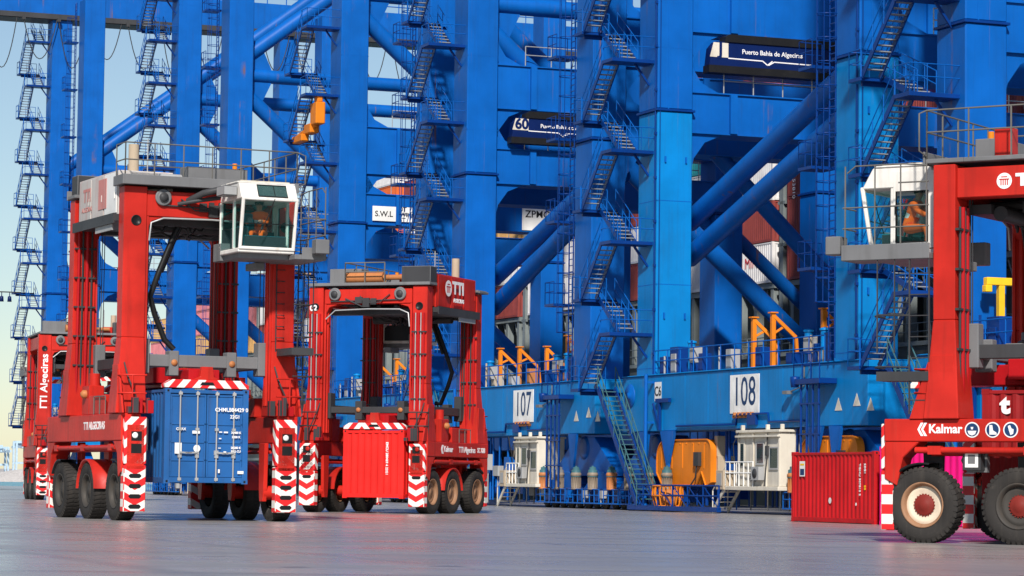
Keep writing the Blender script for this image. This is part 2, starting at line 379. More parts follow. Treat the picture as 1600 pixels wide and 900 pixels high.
# ------------------------------------------------------------------ containers
def corr(mb, axis, fixed, sgn, a0, a1, z0, z1, pitch=.278, depth=.036, mi=0):
    """trapezoid corrugated sheet; axis 'y': sheet at x=fixed running along y"""
    n = max(1, round((a1-a0)/pitch)); p = (a1-a0)/n; pr = [(0, 0), (.26, 0), (.5, 1), (.76, 1)]
    pts = [(a0+p*(i+f), d) for i in range(n) for f, d in pr]+[(a1, 0)]; vs = []
    for z in (z0, z1):
        for a, d in pts:
            w = fixed-sgn*d*depth; vs.append((w, a, z) if axis == 'y' else (a, w, z))
    m = len(pts); mb._add(vs, [(i, i+1, m+i+1, m+i) for i in range(m-1)], mi)
def container(name, label, loc, rz, Ln, col, door=None, H=2.59, group=None, Wd=2.44, simple=False):
    hw, hl = Wd/2, Ln/2
    if simple:
        t = MB(); fr = t
    else:
        t = thing(name, label, 'container', loc, rz, group); fr = MB()
    for sx in (-1, 1):
        for sy in (-1, 1): fr.box(sx*hw-(.16 if sx > 0 else 0), sx*hw+(.16 if sx < 0 else 0), sy*hl-(.16 if sy > 0 else 0), sy*hl+(.16 if sy < 0 else 0), 0, H)
    for sx in (-1, 1):
        x0, x1 = sorted((sx*hw, sx*(hw-.08)))
        fr.box(x0, x1, -hl+.16, hl-.16, .02, .17); fr.box(x0, x1, -hl+.16, hl-.16, H-.10, H-.02)
    for sy in (-1, 1):
        y0, y1 = sorted((sy*hl, sy*(hl-.08)))
        fr.box(-hw+.16, hw-.16, y0, y1, .02, .17); fr.box(-hw+.16, hw-.16, y0, y1, H-.12, H-.02)
    if simple:
        corr(t, 'y', -hw+.012, -1, -hl+.16, hl-.16, .17, H-.1, mi=0); corr(t, 'x', -hl+.012, -1, -hw+.16, hw-.16, .17, H-.12)
        t._add([(hw-.02, -hl+.16, .17), (hw-.02, hl-.16, .17), (hw-.02, hl-.16, H-.1), (hw-.02, -hl+.16, H-.1)], [(0, 1, 2, 3)])
        t._add([(hw-.16, hl-.02, .17), (-hw+.16, hl-.02, .17), (-hw+.16, hl-.02, H-.1), (hw-.16, hl-.02, H-.1)], [(0, 1, 2, 3)])
        t._add([(-hw, -hl, H-.03), (hw, -hl, H-.03), (hw, hl, H-.03), (-hw, hl, H-.03)], [(0, 1, 2, 3)])
        o = t.build(name, col); o.location = loc; o.rotation_euler.z = rz; tag(o, label, 'container', group); return o
    fr.build('frame', col, t, .008)
    for sx in (-1, 1):
        p = MB(); corr(p, 'y', sx*(hw-.012), sx, -hl+.16, hl-.16, .17, H-.1); p.build('side_panel', col, t)
    p = MB(); p.box(-hw+.05, hw-.05, -hl+.1, hl-.1, H-.05, H-.02); p.build('roof_panel', col, t)
    p = MB(); p.box(-hw+.05, hw-.05, -hl+.1, hl-.1, .1, .14); p.build('floor', 'dark_steel', t)
    for sy, k in ((-1, '-y'), (1, '+y')):
        if k == door:
            for sx in (-1, 1):
                x0, x1 = sorted((sx*.012, sx*(hw-.165))); y = sy*(hl-.05); d = MB()
                d.box(x0, x1, min(y, y-sy*.04), max(y, y-sy*.04), .18, H-.13)
                ys = sorted((y, y+sy*.022))
                for z in (.18, .62, 1.12, 1.62, H-.20): d.box(x0, x1, *ys, z, z+.05)
                d.box(x0, x0+.05, *ys, .23, H-.2); d.box(x1-.05, x1, *ys, .23, H-.2)
                dd = d.build('door', col, t, .004)
                for f in (.27, .75):
                    x = x0+(x1-x0)*f; yy = y+sy*.045; r_ = MB(); r_.tube((x, yy, .06), (x, yy, H-.05), .022, 8)
                    for z in (.12, .75, 1.5, H-.12): r_.box(x-.05, x+.05, yy-.03, yy+.03, z-.04, z+.04)
                    r_.build('lock_rod', 'pale_steel', dd)
                    h_ = MB(); sg = 1 if f < .5 else -1; h_.bar((x, yy+sy*.03, .86), (x+sg*.34, yy+sy*.03, .84), .02, .045); h_.box(x-.06, x+.06, yy-.01, yy+.04*1, .80, .92); h_.build('lock_handle', 'pale_steel', dd)
                hg = MB()
                for z in (.4, .95, 1.5, 2.1): hg.box(sx*(hw-.16)-.05, sx*(hw-.16)+.05, y-.03, y+.03, z-.07, z+.07)
                hg.build('hinge', col, dd)
        else:
            p = MB(); corr(p, 'x', sy*(hl-.012), sy, -hw+.16, hw-.16, .17, H-.12, pitch=.27, depth=.045); p.build('end_panel', col, t)
    def cast():
        c = MB(); c.box(-.09, .09, -.085, .085, 0, .12); return c.mesh('corner_casting', [col])
    for sx in (-1, 1):
        for sy in (-1, 1):
            for z in (-.004, H-.112):
                c = share(('cast', col), cast, 'corner_casting', t, (sx*(hw-.086), sy*(hl-.081), z))
                hole = MB(); y = sy*(hl+.0065); hole.box(sx*(hw-.086)-.03, sx*(hw-.086)+.03, min(y, y-sy*.01), max(y, y-sy*.01), z+.03, z+.09)
                if z > 0 or door: hole.build('casting_hole', 'black_plastic', t)
    return t

# ------------------------------------------------------------------ the ship and its deck cargo
def cargo_behind():  # further container rows, added to block light from behind and darken the gaps
    m = MB(); rn = random.Random(5)
    for i in range(-1, 12):
        top_ = {9: 2, 10: 3, 11: 2, 8: 3}.get(i, 5)
        for row in range(4):
            for k in range(top_ if row < 3 else max(1, top_-1)):
                y = 143+14.2*i+.03; x = 83.3+row*2.52; z = 13.74+2.56*k
                m.box(x-1.2, x+1.2, y, y+12.1, z+.02, z+2.53, rn.randrange(5))
    o = m.build('deck_cargo', ['container_brown', 'container_white', 'container_red', 'container_ochre', 'container_blue']); o.rotation_euler.z = QA; o['kind'] = 'stuff'
cargo_behind()
ship = thing('container_ship', 'big grey container ship moored behind the blue cranes', 'ship', UV(0, 79), QA)
hull = MB(); hull.prism([(0, -3), (34, -3), (34, 9.2), (0, 9.2)], 'y', 40, 306); hull.build('hull', 'hull_grey', ship)
rub = MB()
for z in (3.2, 6.4, 9.2): rub.box(-.14, 0, 40, 306, z-.12, z+.12)
rub.build('rubbing_strake', 'ship_grey', ship)
hc = MB()
for i in range(-3, 12): hc.box(1.6, 30, 143+14.2*i, 155.2+14.2*i, 9.2, 12.9)
hc.build('hatch_cover', 'hull_grey', ship)
for i in range(-3, 12):
    st = MB(); u0 = 143+14.2*i
    for k in range(6):
        u = u0+.3+k*2.3; st.box(.35, .85, u-.2, u+.2, 9.2, 13.4); st.bar((.6, u, 11.2), (.6, u+1.1, 13.3), .14, .14)
    st.box(.3, 2.9, u0-.1, u0+12.3, 13.4, 13.72)
    st.build('stanchion_row', 'ship_grey', ship)
    lb = MB(); u = u0-1.0
    for x in (.5, 3.1, 5.6): lb.box(x-.2, x+.2, u-.25, u+.25, 9.2, 21.5)
    for z in (13.4, 16.0, 18.6, 21.2): lb.box(.3, 5.8, u-.5, u+.5, z-.1, z+.1)
    for z in (10, 12, 14.5, 17, 19.5): lb.box(.55, .7, u-.15, u+.15, z, z+1.4)
    lb.build('lashing_bridge', 'ship_grey', ship)
    dr = MB(); railing(dr, [(.1, u0-1, 9.3), (.1, u0+13, 9.3)], r=.03); dr.build('deck_railing', 'ship_grey', ship)
BAYW = 14.2
def bay(i): return 143+BAYW*i+6.1
CC = {'n': 'container_brown', 'w': 'container_white', 't': 'container_teal', 'o': 'container_orange', 'y': 'container_ochre', 'p': 'container_pink', 'r': 'container_red', 'b': 'container_blue'}
CN = {'n': 'rust brown', 'w': 'dirty white', 't': 'teal', 'o': 'rusty orange', 'y': 'ochre yellow', 'p': 'faded pink', 'r': 'red', 'b': 'blue'}
LOAD = {-2: 'nnrnon', -1: 'nrnnon', 0: 'nnnnnn', 1: 'wnwtoo', 2: 'nwnnow', 3: 'wwnwno', 4: 'nwywwn', 5: 'wnpwn', 6: 'nywoow', 7: 'wnyow', 8: 'nwo', 9: 'yp', 10: 'ypp', 11: 'py'}
BAYD = {-2: 'far right bay', -1: 'behind the right edge legs', 0: 'by the ladder leg', 1: 'behind the two tubes over board 108', 2: 'behind the light blue stair leg', 3: 'left of the tall stairs', 4: 'behind the two tubes over board 107', 5: 'behind the middle crane leg', 6: 'behind the S.W.L. plate', 7: 'beside the big carrier cab', 8: 'behind the big carrier cab', 9: 'behind the blue container', 10: 'between the big carrier legs', 11: 'end bay by the big carrier leg'}
ORD = ['lowest', 'second', 'third', 'fourth', 'fifth', 'topmost']
HIDE = {(-2, k) for k in range(6)} | {(-1, 4), (-1, 5)} | {(i, k) for i in (0, 2, 3, 4) for k in (3, 4, 5)}   # nothing of these shows
for i, row in LOAD.items():
    for k, c in enumerate(row):
        if (i, k) in HIDE: continue
        z = 13.74+2.56*k; p = UV(bay(i), 80.4, z)
        o = container('ship_container', CN[c]+' ship container, '+ORD[k]+' of its stack, '+BAYD[i], p, QA, 12.19, CC[c], simple=True, H=2.54, group='containers stacked on the ship deck')
        o.location = p
        if (i, k) == (1, 0): text('YANG MING', .95, 'ink_red', o, (-1.235, -2.0, 1.35), '-x', sx=1.1)
        if (i, k) == (1, 2): text('1', 1.5, 'ink_red', o, (-1.235, 2, 1.2), '-x', bold=.03)
        if (i, k) == (6, 2): text('CAPITAL', 1.1, 'container_pink', o, (-1.235, 0.5, 1.3), '-x', bold=.02)
        if (i, k) == (3, 1): text('one', 1.9, 'ink_red', o, (-1.235, .5, 1.3), '-x', bold=.05)
        if (i, k) == (4, 1): text('HYUNDAI', 1.3, 'ink_red', o, (-1.235, 0, 1.3), '-x', bold=.02)
        if (i, k) == (0, 2): text('TEXAU 53810', .5, 'white_letter', o, (-1.235, 5.2, 1.3), '-x', turn=-math.pi/2)
# ------------------------------------------------------------------ ship-to-shore cranes
def tread_mesh():
    m = MB(); m.box(-.36, .36, -.12, .12, -.02, .02); return m.mesh('tread', ['tread_steel'])
def stair_tower(root, y0, zfirst, pitch, down, ztop, detail):
    """zig-zag stairs on the landside of a leg; local x<0 is towards the quay, y away along the rail"""
    xa, xb = -1.65, -.72          # two lanes
    def flight(x, ya, za, yb, zb):
        st = MB()
        for s in (-.38, .38): st.bar((x+s, ya, za), (x+s, yb, zb), .05, .22)
        n = max(5, round(abs(za-zb)/.2))
        if not detail:
            for i in range(1, n): f = i/n; st.cbox((x, ya+(yb-ya)*f, za+(zb-za)*f), (.72, .22, .04), 1)
        fo = st.build('stair_flight', ['crane_deep_blue', 'tread_steel'], root)
        if detail:
            for i in range(1, n):
                f = i/n; share('tread', tread_mesh, 'tread', fo, (x, ya+(yb-ya)*f, za+(zb-za)*f+.06))
        hr = MB()
        for s in (-.4, .4):
            for h in (.5, 1.0): hr.tube((x+s, ya, za+h), (x+s, yb, zb+h), .022, 5)
            for i in range(4): f = i/3; p = Vector((x+s, ya+(yb-ya)*f, za+(zb-za)*f)); hr.tube(p, p+Vector((0, 0, 1.0)), .022, 5)
        hr.build('handrail', 'crane_blue', fo)
    k = 0
    while True:
        zn = zfirst+pitch*k; zf = zn-down
        if zn > ztop: break
        yn, yf = y0+1.55, y0+1.55+down*.98
        pl = MB(); pl.box(xa-.45, .15, yn-1.15, yn, zn-.16, zn); pl.box(xa-.45, xb+.4, yf, yf+.95, zf-.14, zf)
        pl.bar((xb, yn-.6, zn-.16), (.0, yn-.6, zn-1.1), .1, .1); pl.box(xa-.2, .4, yf+.3, yf+.42, zf-.3, zf-.14)
        po = pl.build('landing', ['crane_deep_blue'], root, .01)
        rr = MB(); railing(rr, [(xa-.43, yn, zn), (xa-.43, yn-1.13, zn), (.1, yn-1.13, zn)], step=.8); railing(rr, [(xa-.43, yf, zf), (xa-.43, yf+.93, zf), (xb+.38, yf+.93, zf)], step=.8)
        rr.build('landing_railing', 'crane_blue', po)
        flight(xa, yn, zn, yf, zf)
        if zn+pitch-down < ztop: flight(xb, yf, zf+pitch if False else zn+pitch-down, yn, zn)
        k += 1
def cage_ladder(root, x, y, z0, z1):
    lb = MB(); ladder(lb, (x, y, z0), (x, y, z1), .5, (0, 1, 0), r=.035)
    z = z0+2.2
    while z < z1-.5:
        pts = [(x, y-.35, z)]+[(x-.1-.62*math.sin(math.pi*i/6), y-.38*math.cos(math.pi*i/6), z) for i in range(7)]+[(x, y+.35, z)]
        lb.path(pts, .022, 4); z += .95
    for a in (.25, .5, .75): lb.tube((x-.1-.62*math.sin(math.pi*a), y-.38*math.cos(math.pi*a), z0+2.2), (x-.1-.62*math.sin(math.pi*a), y-.38*math.cos(math.pi*a), z-.95), .02, 4)
    o = lb.build('cage_ladder', 'crane_deep_blue', root)
    z = z0+3.6
    while z < z1:
        p = MB(); p.box(x-.75, x+.35, y+.35, y+1.5, z-.12, z); railing(p, [(x-.73, y+.36, z), (x-.73, y+1.48, z), (x+.3, y+1.48, z)], step=.7, mi=0); p.build('rest_platform', 'crane_deep_blue', root); z += 4.0
def motor_mesh():
    m = MB(); m.lathe([(.0, 0), (.24, 0), (.24, .07), (.21, .09), (.21, .62), (.26, .64), (.26, .74), (.22, .80)], (0, 0, 0), (0, 0, 1), 16, 0)
    m.lathe([(.25, .60), (.255, .74), (.22, .78), (.22, .92), (.15, .95), (.15, 1.06), (.05, 1.07), (.05, 1.12), (0, 1.12)], (0, 0, 0), (0, 0, 1), 16, 1)
    for i in range(12): a = i*math.pi/6; m.box(math.cos(a)*.22-.012, math.cos(a)*.22+.012, math.sin(a)*.22-.012, math.sin(a)*.22+.012, .1, .6, 0)
    return m
def hut(root, y0, y1, x, seedn):
    """white switch cabin hung under the sill, its balcony and steps towards the far end"""
    h = MB(); h.box(x-1.0, x+.4, y0, y1-1.0, 1.15, 3.35); h.box(x-1.1, x+.45, y0-.1, y1-.9, 3.35, 3.46); h.box(x-1.15, x+.4, y0-.1, y1, .98, 1.15)
    for yy in (y0+.1, y0+1.4, y1-1.1): h.box(x-.9, x-.75, yy, yy+.14, 3.46, 3.68)
    ho = h.build('switch_cabin', 'cream_paint', root, .02)
    fr_ = MB()
    for ya, yb, za, zb in ((y0+1.5, y0+2.1, 2.1, 2.9), (y0+.2, y0+.9, 1.9, 2.7)):
        fr_.box(x-1.035, x-1.0, ya-.06, ya, za-.06, zb+.06); fr_.box(x-1.035, x-1.0, yb, yb+.06, za-.06, zb+.06); fr_.box(x-1.035, x-1.0, ya, yb, zb, zb+.06); fr_.box(x-1.05, x-1.0, ya-.04, yb+.04, za-.07, za)
    fr_.build('window_frame', 'pale_steel', ho)
    pt_ = MB()
    for yy in (y0+.06, y0+1.2, y0+2.4, y1-1.06): pt_.box(x-1.05, x-1.0, yy-.05, yy+.05, 1.15, 3.35)
    pt_.box(x-1.16, x-1.02, y0-.05, y1-.95, 3.16, 3.24); pt_.build('corner_post', 'cream_paint', ho, .008)
    cn = MB(); cn.path([(x-1.08, y0+1.0, 3.3), (x-1.1, y0+1.02, 2.2), (x-1.08, y0+1.2, 1.5), (x-1.1, y0+1.3, .9)], .028, 6); cn.path([(x-1.08, y1-1.2, 3.4), (x-1.2, y1-.9, 2.9), (x-1.1, y1-.8, 1.9)], .02, 6); cn.box(x-1.12, x-1.02, y0+.95, y0+1.15, 2.4, 2.8); cn.build('conduit', 'dark_steel', ho)
    vt = MB()
    for k in range(5): vt.box(x-1.03, x-1.0, y0+2.2, y0+2.7, 1.35+k*.09, 1.40+k*.09)
    vt.build('louvre', 'grey_steel', ho)
    dz = MB(); dz.box(x-1.03, x-1.0, y1-1.62, y1-1.12, 1.2, 3.15); dz.build('cabin_door', 'cream_paint', ho, .01)
    g = MB(); g.box(x-1.045, x-1.03, y1-1.5, y1-1.25, 2.0, 2.9); g.box(x-1.02, x-1.0, y0+1.5, y0+2.1, 2.1, 2.9); g.box(x-1.02, x-1.0, y0+.2, y0+.9, 1.9, 2.7); g.build('cabin_window', 'hut_glass', ho)
    ac = MB(); ac.box(x-1.28, x-1.0, y0+1.4, y0+2.1, 1.4, 1.95); ac.lathe([(.2, 0), (.2, .02), (0, .02)], (x-1.28, y0+1.75, 1.68), (-1, 0, 0), 14, 1); ac.build('cooling_unit', ['pale_steel', 'dark_steel'], ho, .01)
    rr = MB(); railing(rr, [(x-1.13, y0+2.2, 1.15), (x-1.13, y1-.02, 1.15), (x-.1, y1-.02, 1.15)], h=1.0, r=.03, step=.45); rr.build('balcony_railing', 'white_paint', ho)
    st = MB(); ya, yb = y1+.02, y1+1.25
    for s in (-1.1, -.4): st.bar((x+s, ya, 1.12), (x+s, yb, .05), .05, .16); st.tube((x+s, ya, 2.0), (x+s, yb, .95), .028, 6); st.tube((x+s, yb, .05), (x+s, yb, .95), .028, 6)
    for i in range(1, 5): st.cbox((x-.75, ya+(yb-ya)*i/5, 1.12-1.07*i/5), (.68, .22, .035))
    st.build('cabin_steps', 'cream_paint', ho)
    ov = MB(); ov.box(x-1.2, x-.6, y1+.05, y1+.75, 1.0, 1.8, 0); ov.box(x-1.22, x-1.2, y1+.15, y1+.6, 1.15, 1.7, 1); ov.build('control_box', ['beige_box', 'pale_steel'], root, .015)
def jib(root, x, y, z, h=2.1, ry=0):
    j = MB(); s = -1 if ry else 1
    j.box(x-.09, x+.09, y-.1, y+.1, z, z+h); j.bar((x, y-s*.05, z+h-.1), (x+.95, y-s*.25, z+h-1.0), .12, .15); j.bar((x+.95, y-s*.25, z+h-1.0), (x+1.05, y-s*.25, z+.1), .13, .13); j.bar((x, y, z+h*.62), (x+.5, y-s*.12, z+h-.52), .1, .1)
    j.box(x-.2, x+.2, y-.2, y+.2, z, z+.05); j.cbox((x, y, z+h+.02), (.34, .34, .06))
    return j.build('jib', 'orange_paint', root, .012)

def crane(label, un, uf, gauge, zfl, ztop, number=None, stair=(8.0, 4.15, 2.45), detail=True, kz=None, tubes=(), sign=None, low=True, stairtop=30, near=True, zb=(17.25, 19.05), zu=(21.3, 23.6), hutat=None, clear=(), farlen=None, jibs=(), lower_tubes=(), bog=True, group='blue ship-to-shore cranes along the quay'):
    root = thing('quay_crane', label, 'crane', UV(uf, 53), QA, group); yn = un-uf; YS = [('far', 0.0)]+([('near', yn)] if near else [])
    for tg, y in YS:
        for x, w in ((0, 1), (gauge, 0)):
            a = MB(); a.box(x, x+1.75, y, y+2.1, 3.4 if not w else 6.05, zfl-.05); lo = a.build('leg_base', ['crane_light_blue' if (w and low) else 'crane_blue'], root, .05)
            b = MB(); b.box(x, x+1.75, y, y+2.1, zfl+.05, ztop); b.build('leg', 'crane_blue', root, .05)
            fl = MB(); fl.box(x-.09, x+1.84, y-.09, y+2.19, zfl-.05, zfl+.05); fl.build('flange_ring', 'crane_deep_blue', root, .01)
            if w:
                us_ = MB()
                for zz in range(int(zfl)+3, int(ztop), 4): us_.box(x-.006, x+1.756, y-.006, y+2.106, zz, zz+.035)
                us_.box(x+.5, x+.56, y-.012, y, zfl+.05, ztop); us_.build('weld_seam', 'crane_blue', root)
            if w and low:
                lg = MB()
                for zz in (zfl-2.4, zfl-9.5): lg.box(x+.35, x+.42, y-.07, y, zz, zz+.28); lg.box(x+1.38, x+1.45, y-.07, y, zz, zz+.28)
                lg.build('lifting_lug', 'crane_blue', lo)
                se = MB()
                for zz in (6.4, 10.2, 14.0): se.box(x-.006, x+1.756, y-.006, y+2.106, zz, zz+.03)
                se.build('weld_seam', 'crane_blue', lo)
                pp = MB(); pp.tube((x-.06, y+.12, 6.1), (x-.06, y+.12, ztop), .04, 6); pp.tube((x+.1, y-.05, 6.1), (x+.1, y-.05, ztop), .022, 6)
                for zz in range(7, 40, 2): pp.box(x-.1, x+.0, y+.04, y+.2, zz, zz+.12)
                pp.build('conduit', 'crane_deep_blue', root)
        # transverse frames
        for (z0, z1), nm, mt in ((zb, 'portal_beam', 'crane_blue'),)+(((zu, 'upper_beam', 'crane_blue'),) if zu else ()):
            ge = farlen if (farlen and tg == 'far' and nm == 'portal_beam') else gauge; b = MB(); b.box(1.75, ge, y+.25, y+1.85, z0, z1); b.box(1.75, ge, y+.15, y+1.95, z1, z1+.06); b.box(1.75, ge, y+.15, y+1.95, z0-.06, z0)
            for gx in [g_ for g_ in (3.7, 9, 14) if g_ < ge-.5]: b.box(gx, gx+.34, y+.05, y+.25, z0, z1)
            b.prism([(1.75, z0-2.1), (1.95, z0-1.2), (2.5, z0-.45), (3.4, z0-.06), (1.75, z0-.06)], 'y', y+.3, y+1.8); b.prism([(1.75, z1+.06), (3.2, z1+.06), (2.3, z1+.5), (1.9, z1+1.1), (1.75, z1+1.9)], 'y', y+.3, y+1.8)
            bo = b.build(nm, mt, root)
            r_ = MB(); railing(r_, [(3.4, y+.2, z1+.06), (ge-1, y+.2, z1+.06)], step=1.5, r=.03); r_.build('walkway_railing', 'galvanised', bo)
        if kz:
            for nm, e in (('up', (gauge, kz+(gauge-1)*.8)), ('level', (gauge, kz)), ('down', (gauge, max(9, kz-(gauge-1)*.9)))):
                if nm == 'down' and tg == 'near' and number: continue
                t = MB(); zz = kz; q = Vector((e[0], y+1.05, e[1])); p = Vector((1.5, y+1.05, zz+(1.3 if nm == 'up' else -1.3 if nm == 'down' else 0)))
                t.tube(p, q, .52 if nm != 'level' else .48, 16); t.build('brace_tube', 'crane_blue', root)
            g = MB(); g.prism([(1.75, kz-2.6), (2.5, kz-2.2), (3.3, kz-.5), (3.3, kz+.5), (2.5, kz+2.2), (1.75, kz+2.6)], 'y', y+.85, y+1.25); g.build('gusset', 'crane_blue', root)
    for (x0, y0, z0), (x1, y1, z1) in tubes:
        t = MB(); t.tube((x0, y0, z0), (x1, y1, z1), .46, 18); t.build('brace_tube', 'crane_blue', root)
    for (x0, y0, z0), (x1, y1, z1) in lower_tubes:
        t = MB(); t.tube((x0, y0, z0), (x1, y1, z1), .40, 16); t.build('brace_tube', 'crane_blue', root)
    # sill beam on the landside rail
    if near:
        s = MB(); s.box(-.25, 1.85, yn-1.2, 3.1, 3.55, 6.05); s.box(-.32, 1.92, yn-1.2, 3.1, 6.05, 6.11)
        so = s.build('sill_beam', 'crane_light_blue', root, .03)
        ps = MB(); yy = yn+3.6
        while yy < -1: ps.box(-.262, -.25, yy, yy+.05, 3.57, 6.03); yy += 2.35
        ps.build('stiffener', 'crane_light_blue', so)
        for x in (gauge-.2,):
            w2 = MB(); w2.box(x, x+2.1, yn-1.2, 3.1, 3.55, 6.05); w2.build('sill_beam', 'crane_blue', root, .03)
        r_ = MB(); railing(r_, [(-.22, yn+2.4, 6.11), (-.22, -.4, 6.11)], step=1.35, r=.028); r_.build('sill_railing', 'crane_blue', so)
        pb = MB(); pb.path([(-.3, yn+4, 3.8), (-.34, yn+7, 3.8), (-.34, yn+7.1, 4.15), (-.34, yn+10, 4.15), (-.34, yn+10.1, 3.75), (-.34, -3, 3.75)], .05, 6); pb.box(-.38, -.25, yn+8.2, yn+9, 3.7, 4.2); pb.build('pipe_run', 'crane_deep_blue', so)
        tk = MB()
        for yy in (yn+3.2, yn+4.6, -3.4): tk.tube((.2, yy, 6.11), (.2, yy, 7.4), .17, 12); tk.lathe([(.22, 0), (.22, .08), (0, .14)], (.2, yy, 7.4), (0, 0, 1), 12)
        tk.build('post', 'crane_light_blue', so)
        eq = MB()
        for yy in (yn+2.5, -2.2): eq.box(.1, 1.5, yy, yy+.9, 6.11, 7.3); eq.box(.05, 1.2, yy+1.2, yy+1.9, 6.11, 6.9)
        eq.build('equipment_box', 'crane_deep_blue', so, .02)
        eb = MB()
        for yy in (yn+3.9, -4.4): eb.box(-.15, .25, yy, yy+.5, 6.5, 7.2)
        eb.build('junction_box', 'pale_steel', so, .02)
        for jx, jy, jh in jibs: jib(root, jx, jy, 6.11, jh)
    if number:
        nb, yc, ow = number; bd = MB(); bd.box(-.285, -.262, yc-ow/2, yc+ow/2, 4.2, 5.82); bo = bd.build('number_board', 'board_white', root, .004)
        text(nb, 1.72, 'ink_blue', bo, (-.29, yc, 5.05), '-x', sx=.84, bold=.004)
        rs = MB()
        for i in range(5): rs.tube((-.33, yc-.8+i*.4, 4.12), (-.33, yc-.8+i*.4, 4.24), .09, 8); rs.box(-.36, -.25, yc-1, yc+1, 4.0, 4.12)
        rs.build('hose_coupling', 'copper_rust', root)
    if ztop <= 42:
        bgx = MB()  # unseen overhead girder stubs, added to cut skylight into the portal frames
        for yy in (yn+1.2, .2): bgx.box(4, 7.5, yy, yy+1.7, 41.8, 44.4)
        for xx in (5,): bgx.box(xx, xx+1, yn+2.9, .2, 42.4, 43.8)
        if uf < 190: bgx.build('boom_girder', 'crane_blue', root)
        mh = MB(); mh.box(4.5, 7, yn+1, 2.0, 39.5, 41.7); mh.build('skylight_block_girder', 'crane_blue', root) if uf < 190 else None  # unseen crosswise block, added for the same skylight cut
    if sign:
        x0, x1, z0, z1, body, num = sign
        sg = MB(); sg.prism([(x0, z0), (x1, z0), (x1, z1), (x0+.35, z1), (x0+.1, z1-.3)], 'y', -.35, .2); so = sg.build('name_girder', 'navy_panel', root)
        bnd = MB(); bnd.prism([(x0+.75, z1), (x1, z1), (x1, z1+.36), (x0+1.0, z1+.36), (x0+.8, z1+.25)], 'y', -.42, .22); bnd.box(x0-.05, x1, -.42, .22, z0-.34, z0); bnd.build('girder_edge', 'black_plastic', so)
        lg = MB(); lg.prism([(x0+.02, z0+.38), (x0+.95, z0+.38), (x0+.95, z1-.05), (x0+.2, z1-.05)], 'y', -.362, -.35); lg.build('logo_block', 'cream_paint', so)
        text(num, .78, 'navy_panel', so, (x0+.56, -.366, z1-.36), '-y', bold=.03); text(body, .30, 'white_letter', so, (x0+3.2, -.356, z1-.40), '-y', bold=.004)
        ln = MB(); xm = x0+3.0; zl = z0+.36
        for a, b in (((x0+.95, zl), (xm-.3, zl-.02)), ((xm-.3, zl-.02), (xm-.05, zl-.2)), ((xm-.05, zl-.2), (xm+.2, zl)), ((xm, zl-.2), (xm+.3, zl-.03)), ((xm+.3, zl-.03), (x1, zl-.06))): ln.bar((a[0], -.354, a[1]), (b[0], -.354, b[1]), .006, .05)
        ln.build('trim_line', 'white_letter', so)
    stair_tower(root, .0, *stair, stairtop, detail)
    if detail:   # last flight from the sill level down to the quay
        zt = stair[0]-stair[2]; st = MB(); ya, yb, za, zb_ = 2.9, -1.6, zt, .25; xl = -1.15
        for s in (-.42, .42): st.bar((xl+s, ya, za), (xl+s, yb, zb_), .06, .26)
        fo = st.build('stair_flight', 'crane_deep_blue', root)
        for i in range(1, 24): f = i/24; share('tread_teal', lambda: (lambda m: m.box(-.36, .36, -.12, .12, -.02, .02).mesh('tread', ['teal_motor']))(MB()), 'tread', fo, (xl, ya+(yb-ya)*f, za+(zb_-za)*f+.06))
        hr = MB()
        for s in (-.44, .44):
            for h in (.5, 1.0): hr.tube((xl+s, ya, za+h), (xl+s, yb, zb_+h), .026, 5)
            for i in range(8): f = i/7; p = Vector((xl+s, ya+(yb-ya)*f, za+(zb_-za)*f)); hr.tube(p, p+Vector((0, 0, 1.0)), .024, 5)
        hr.build('handrail', 'teal_motor', fo)
        po = MB(); po.tube((-.62, -.35, .1), (-.62, -.35, 6.1), .09, 10); po.box(-.7, -.25, -.42, -.28, 5.7, 5.8); po.box(-.7, -.25, -.42, -.28, 3.9, 4.0); po.build('drain_post', 'crane_blue', root)
        dv = MB(); dv.box(-.42, -.28, -2.3, -.9, 4.82, 5.0); dv.box(-.42, -.3, -1.3, -1.18, 3.6, 4.85); dv.bar((-.36, -1.24, 3.7), (-.36, -.55, 4.8), .08, .08); dv.build('davit', 'crane_deep_blue', root)
        hb = MB(); hb.lathe([(.0, .14), (.14, .14), (.16, .07), (.52, .06), (.55, 0)], (-.26, 2.2, 5.2), (-1, 0, 0), 28); hb.build('pivot_disc', 'crane_blue', root)
    if near:
        cage_ladder(root, -.45, yn+1.4, 6.2, min(ztop, stairtop))
        # bumper platform and ladder frame on the near end of the sill
        pl = MB(); pl.box(-1.1, -.3, yn+1.2, yn+3.4, 5.2, 5.42); pl.lathe([(.0, 0), (.16, 0), (.2, .3), (.2, .42), (0, .45)], (-1.0, yn+3.45, 5.1), (0, 0, 1), 12); po = pl.build('sill_platform', 'crane_deep_blue', root, .02)
        r_ = MB(); railing(r_, [(-1.08, yn+1.2, 5.42), (-1.08, yn+3.4, 5.42), (-.3, yn+3.4, 5.42)], step=.7, r=.028)
        for yy in (yn+1.5, yn+2.0, yn+2.5, yn+3.0): r_.tube((-.95, yy, 1.0), (-.95, yy, 5.2), .05, 6)
        for zz in (2.0, 3.2, 4.4): r_.box(-1.0, -.9, yn+1.4, yn+3.1, zz, zz+.06)
        r_.build('ladder_frame', 'crane_deep_blue', po)
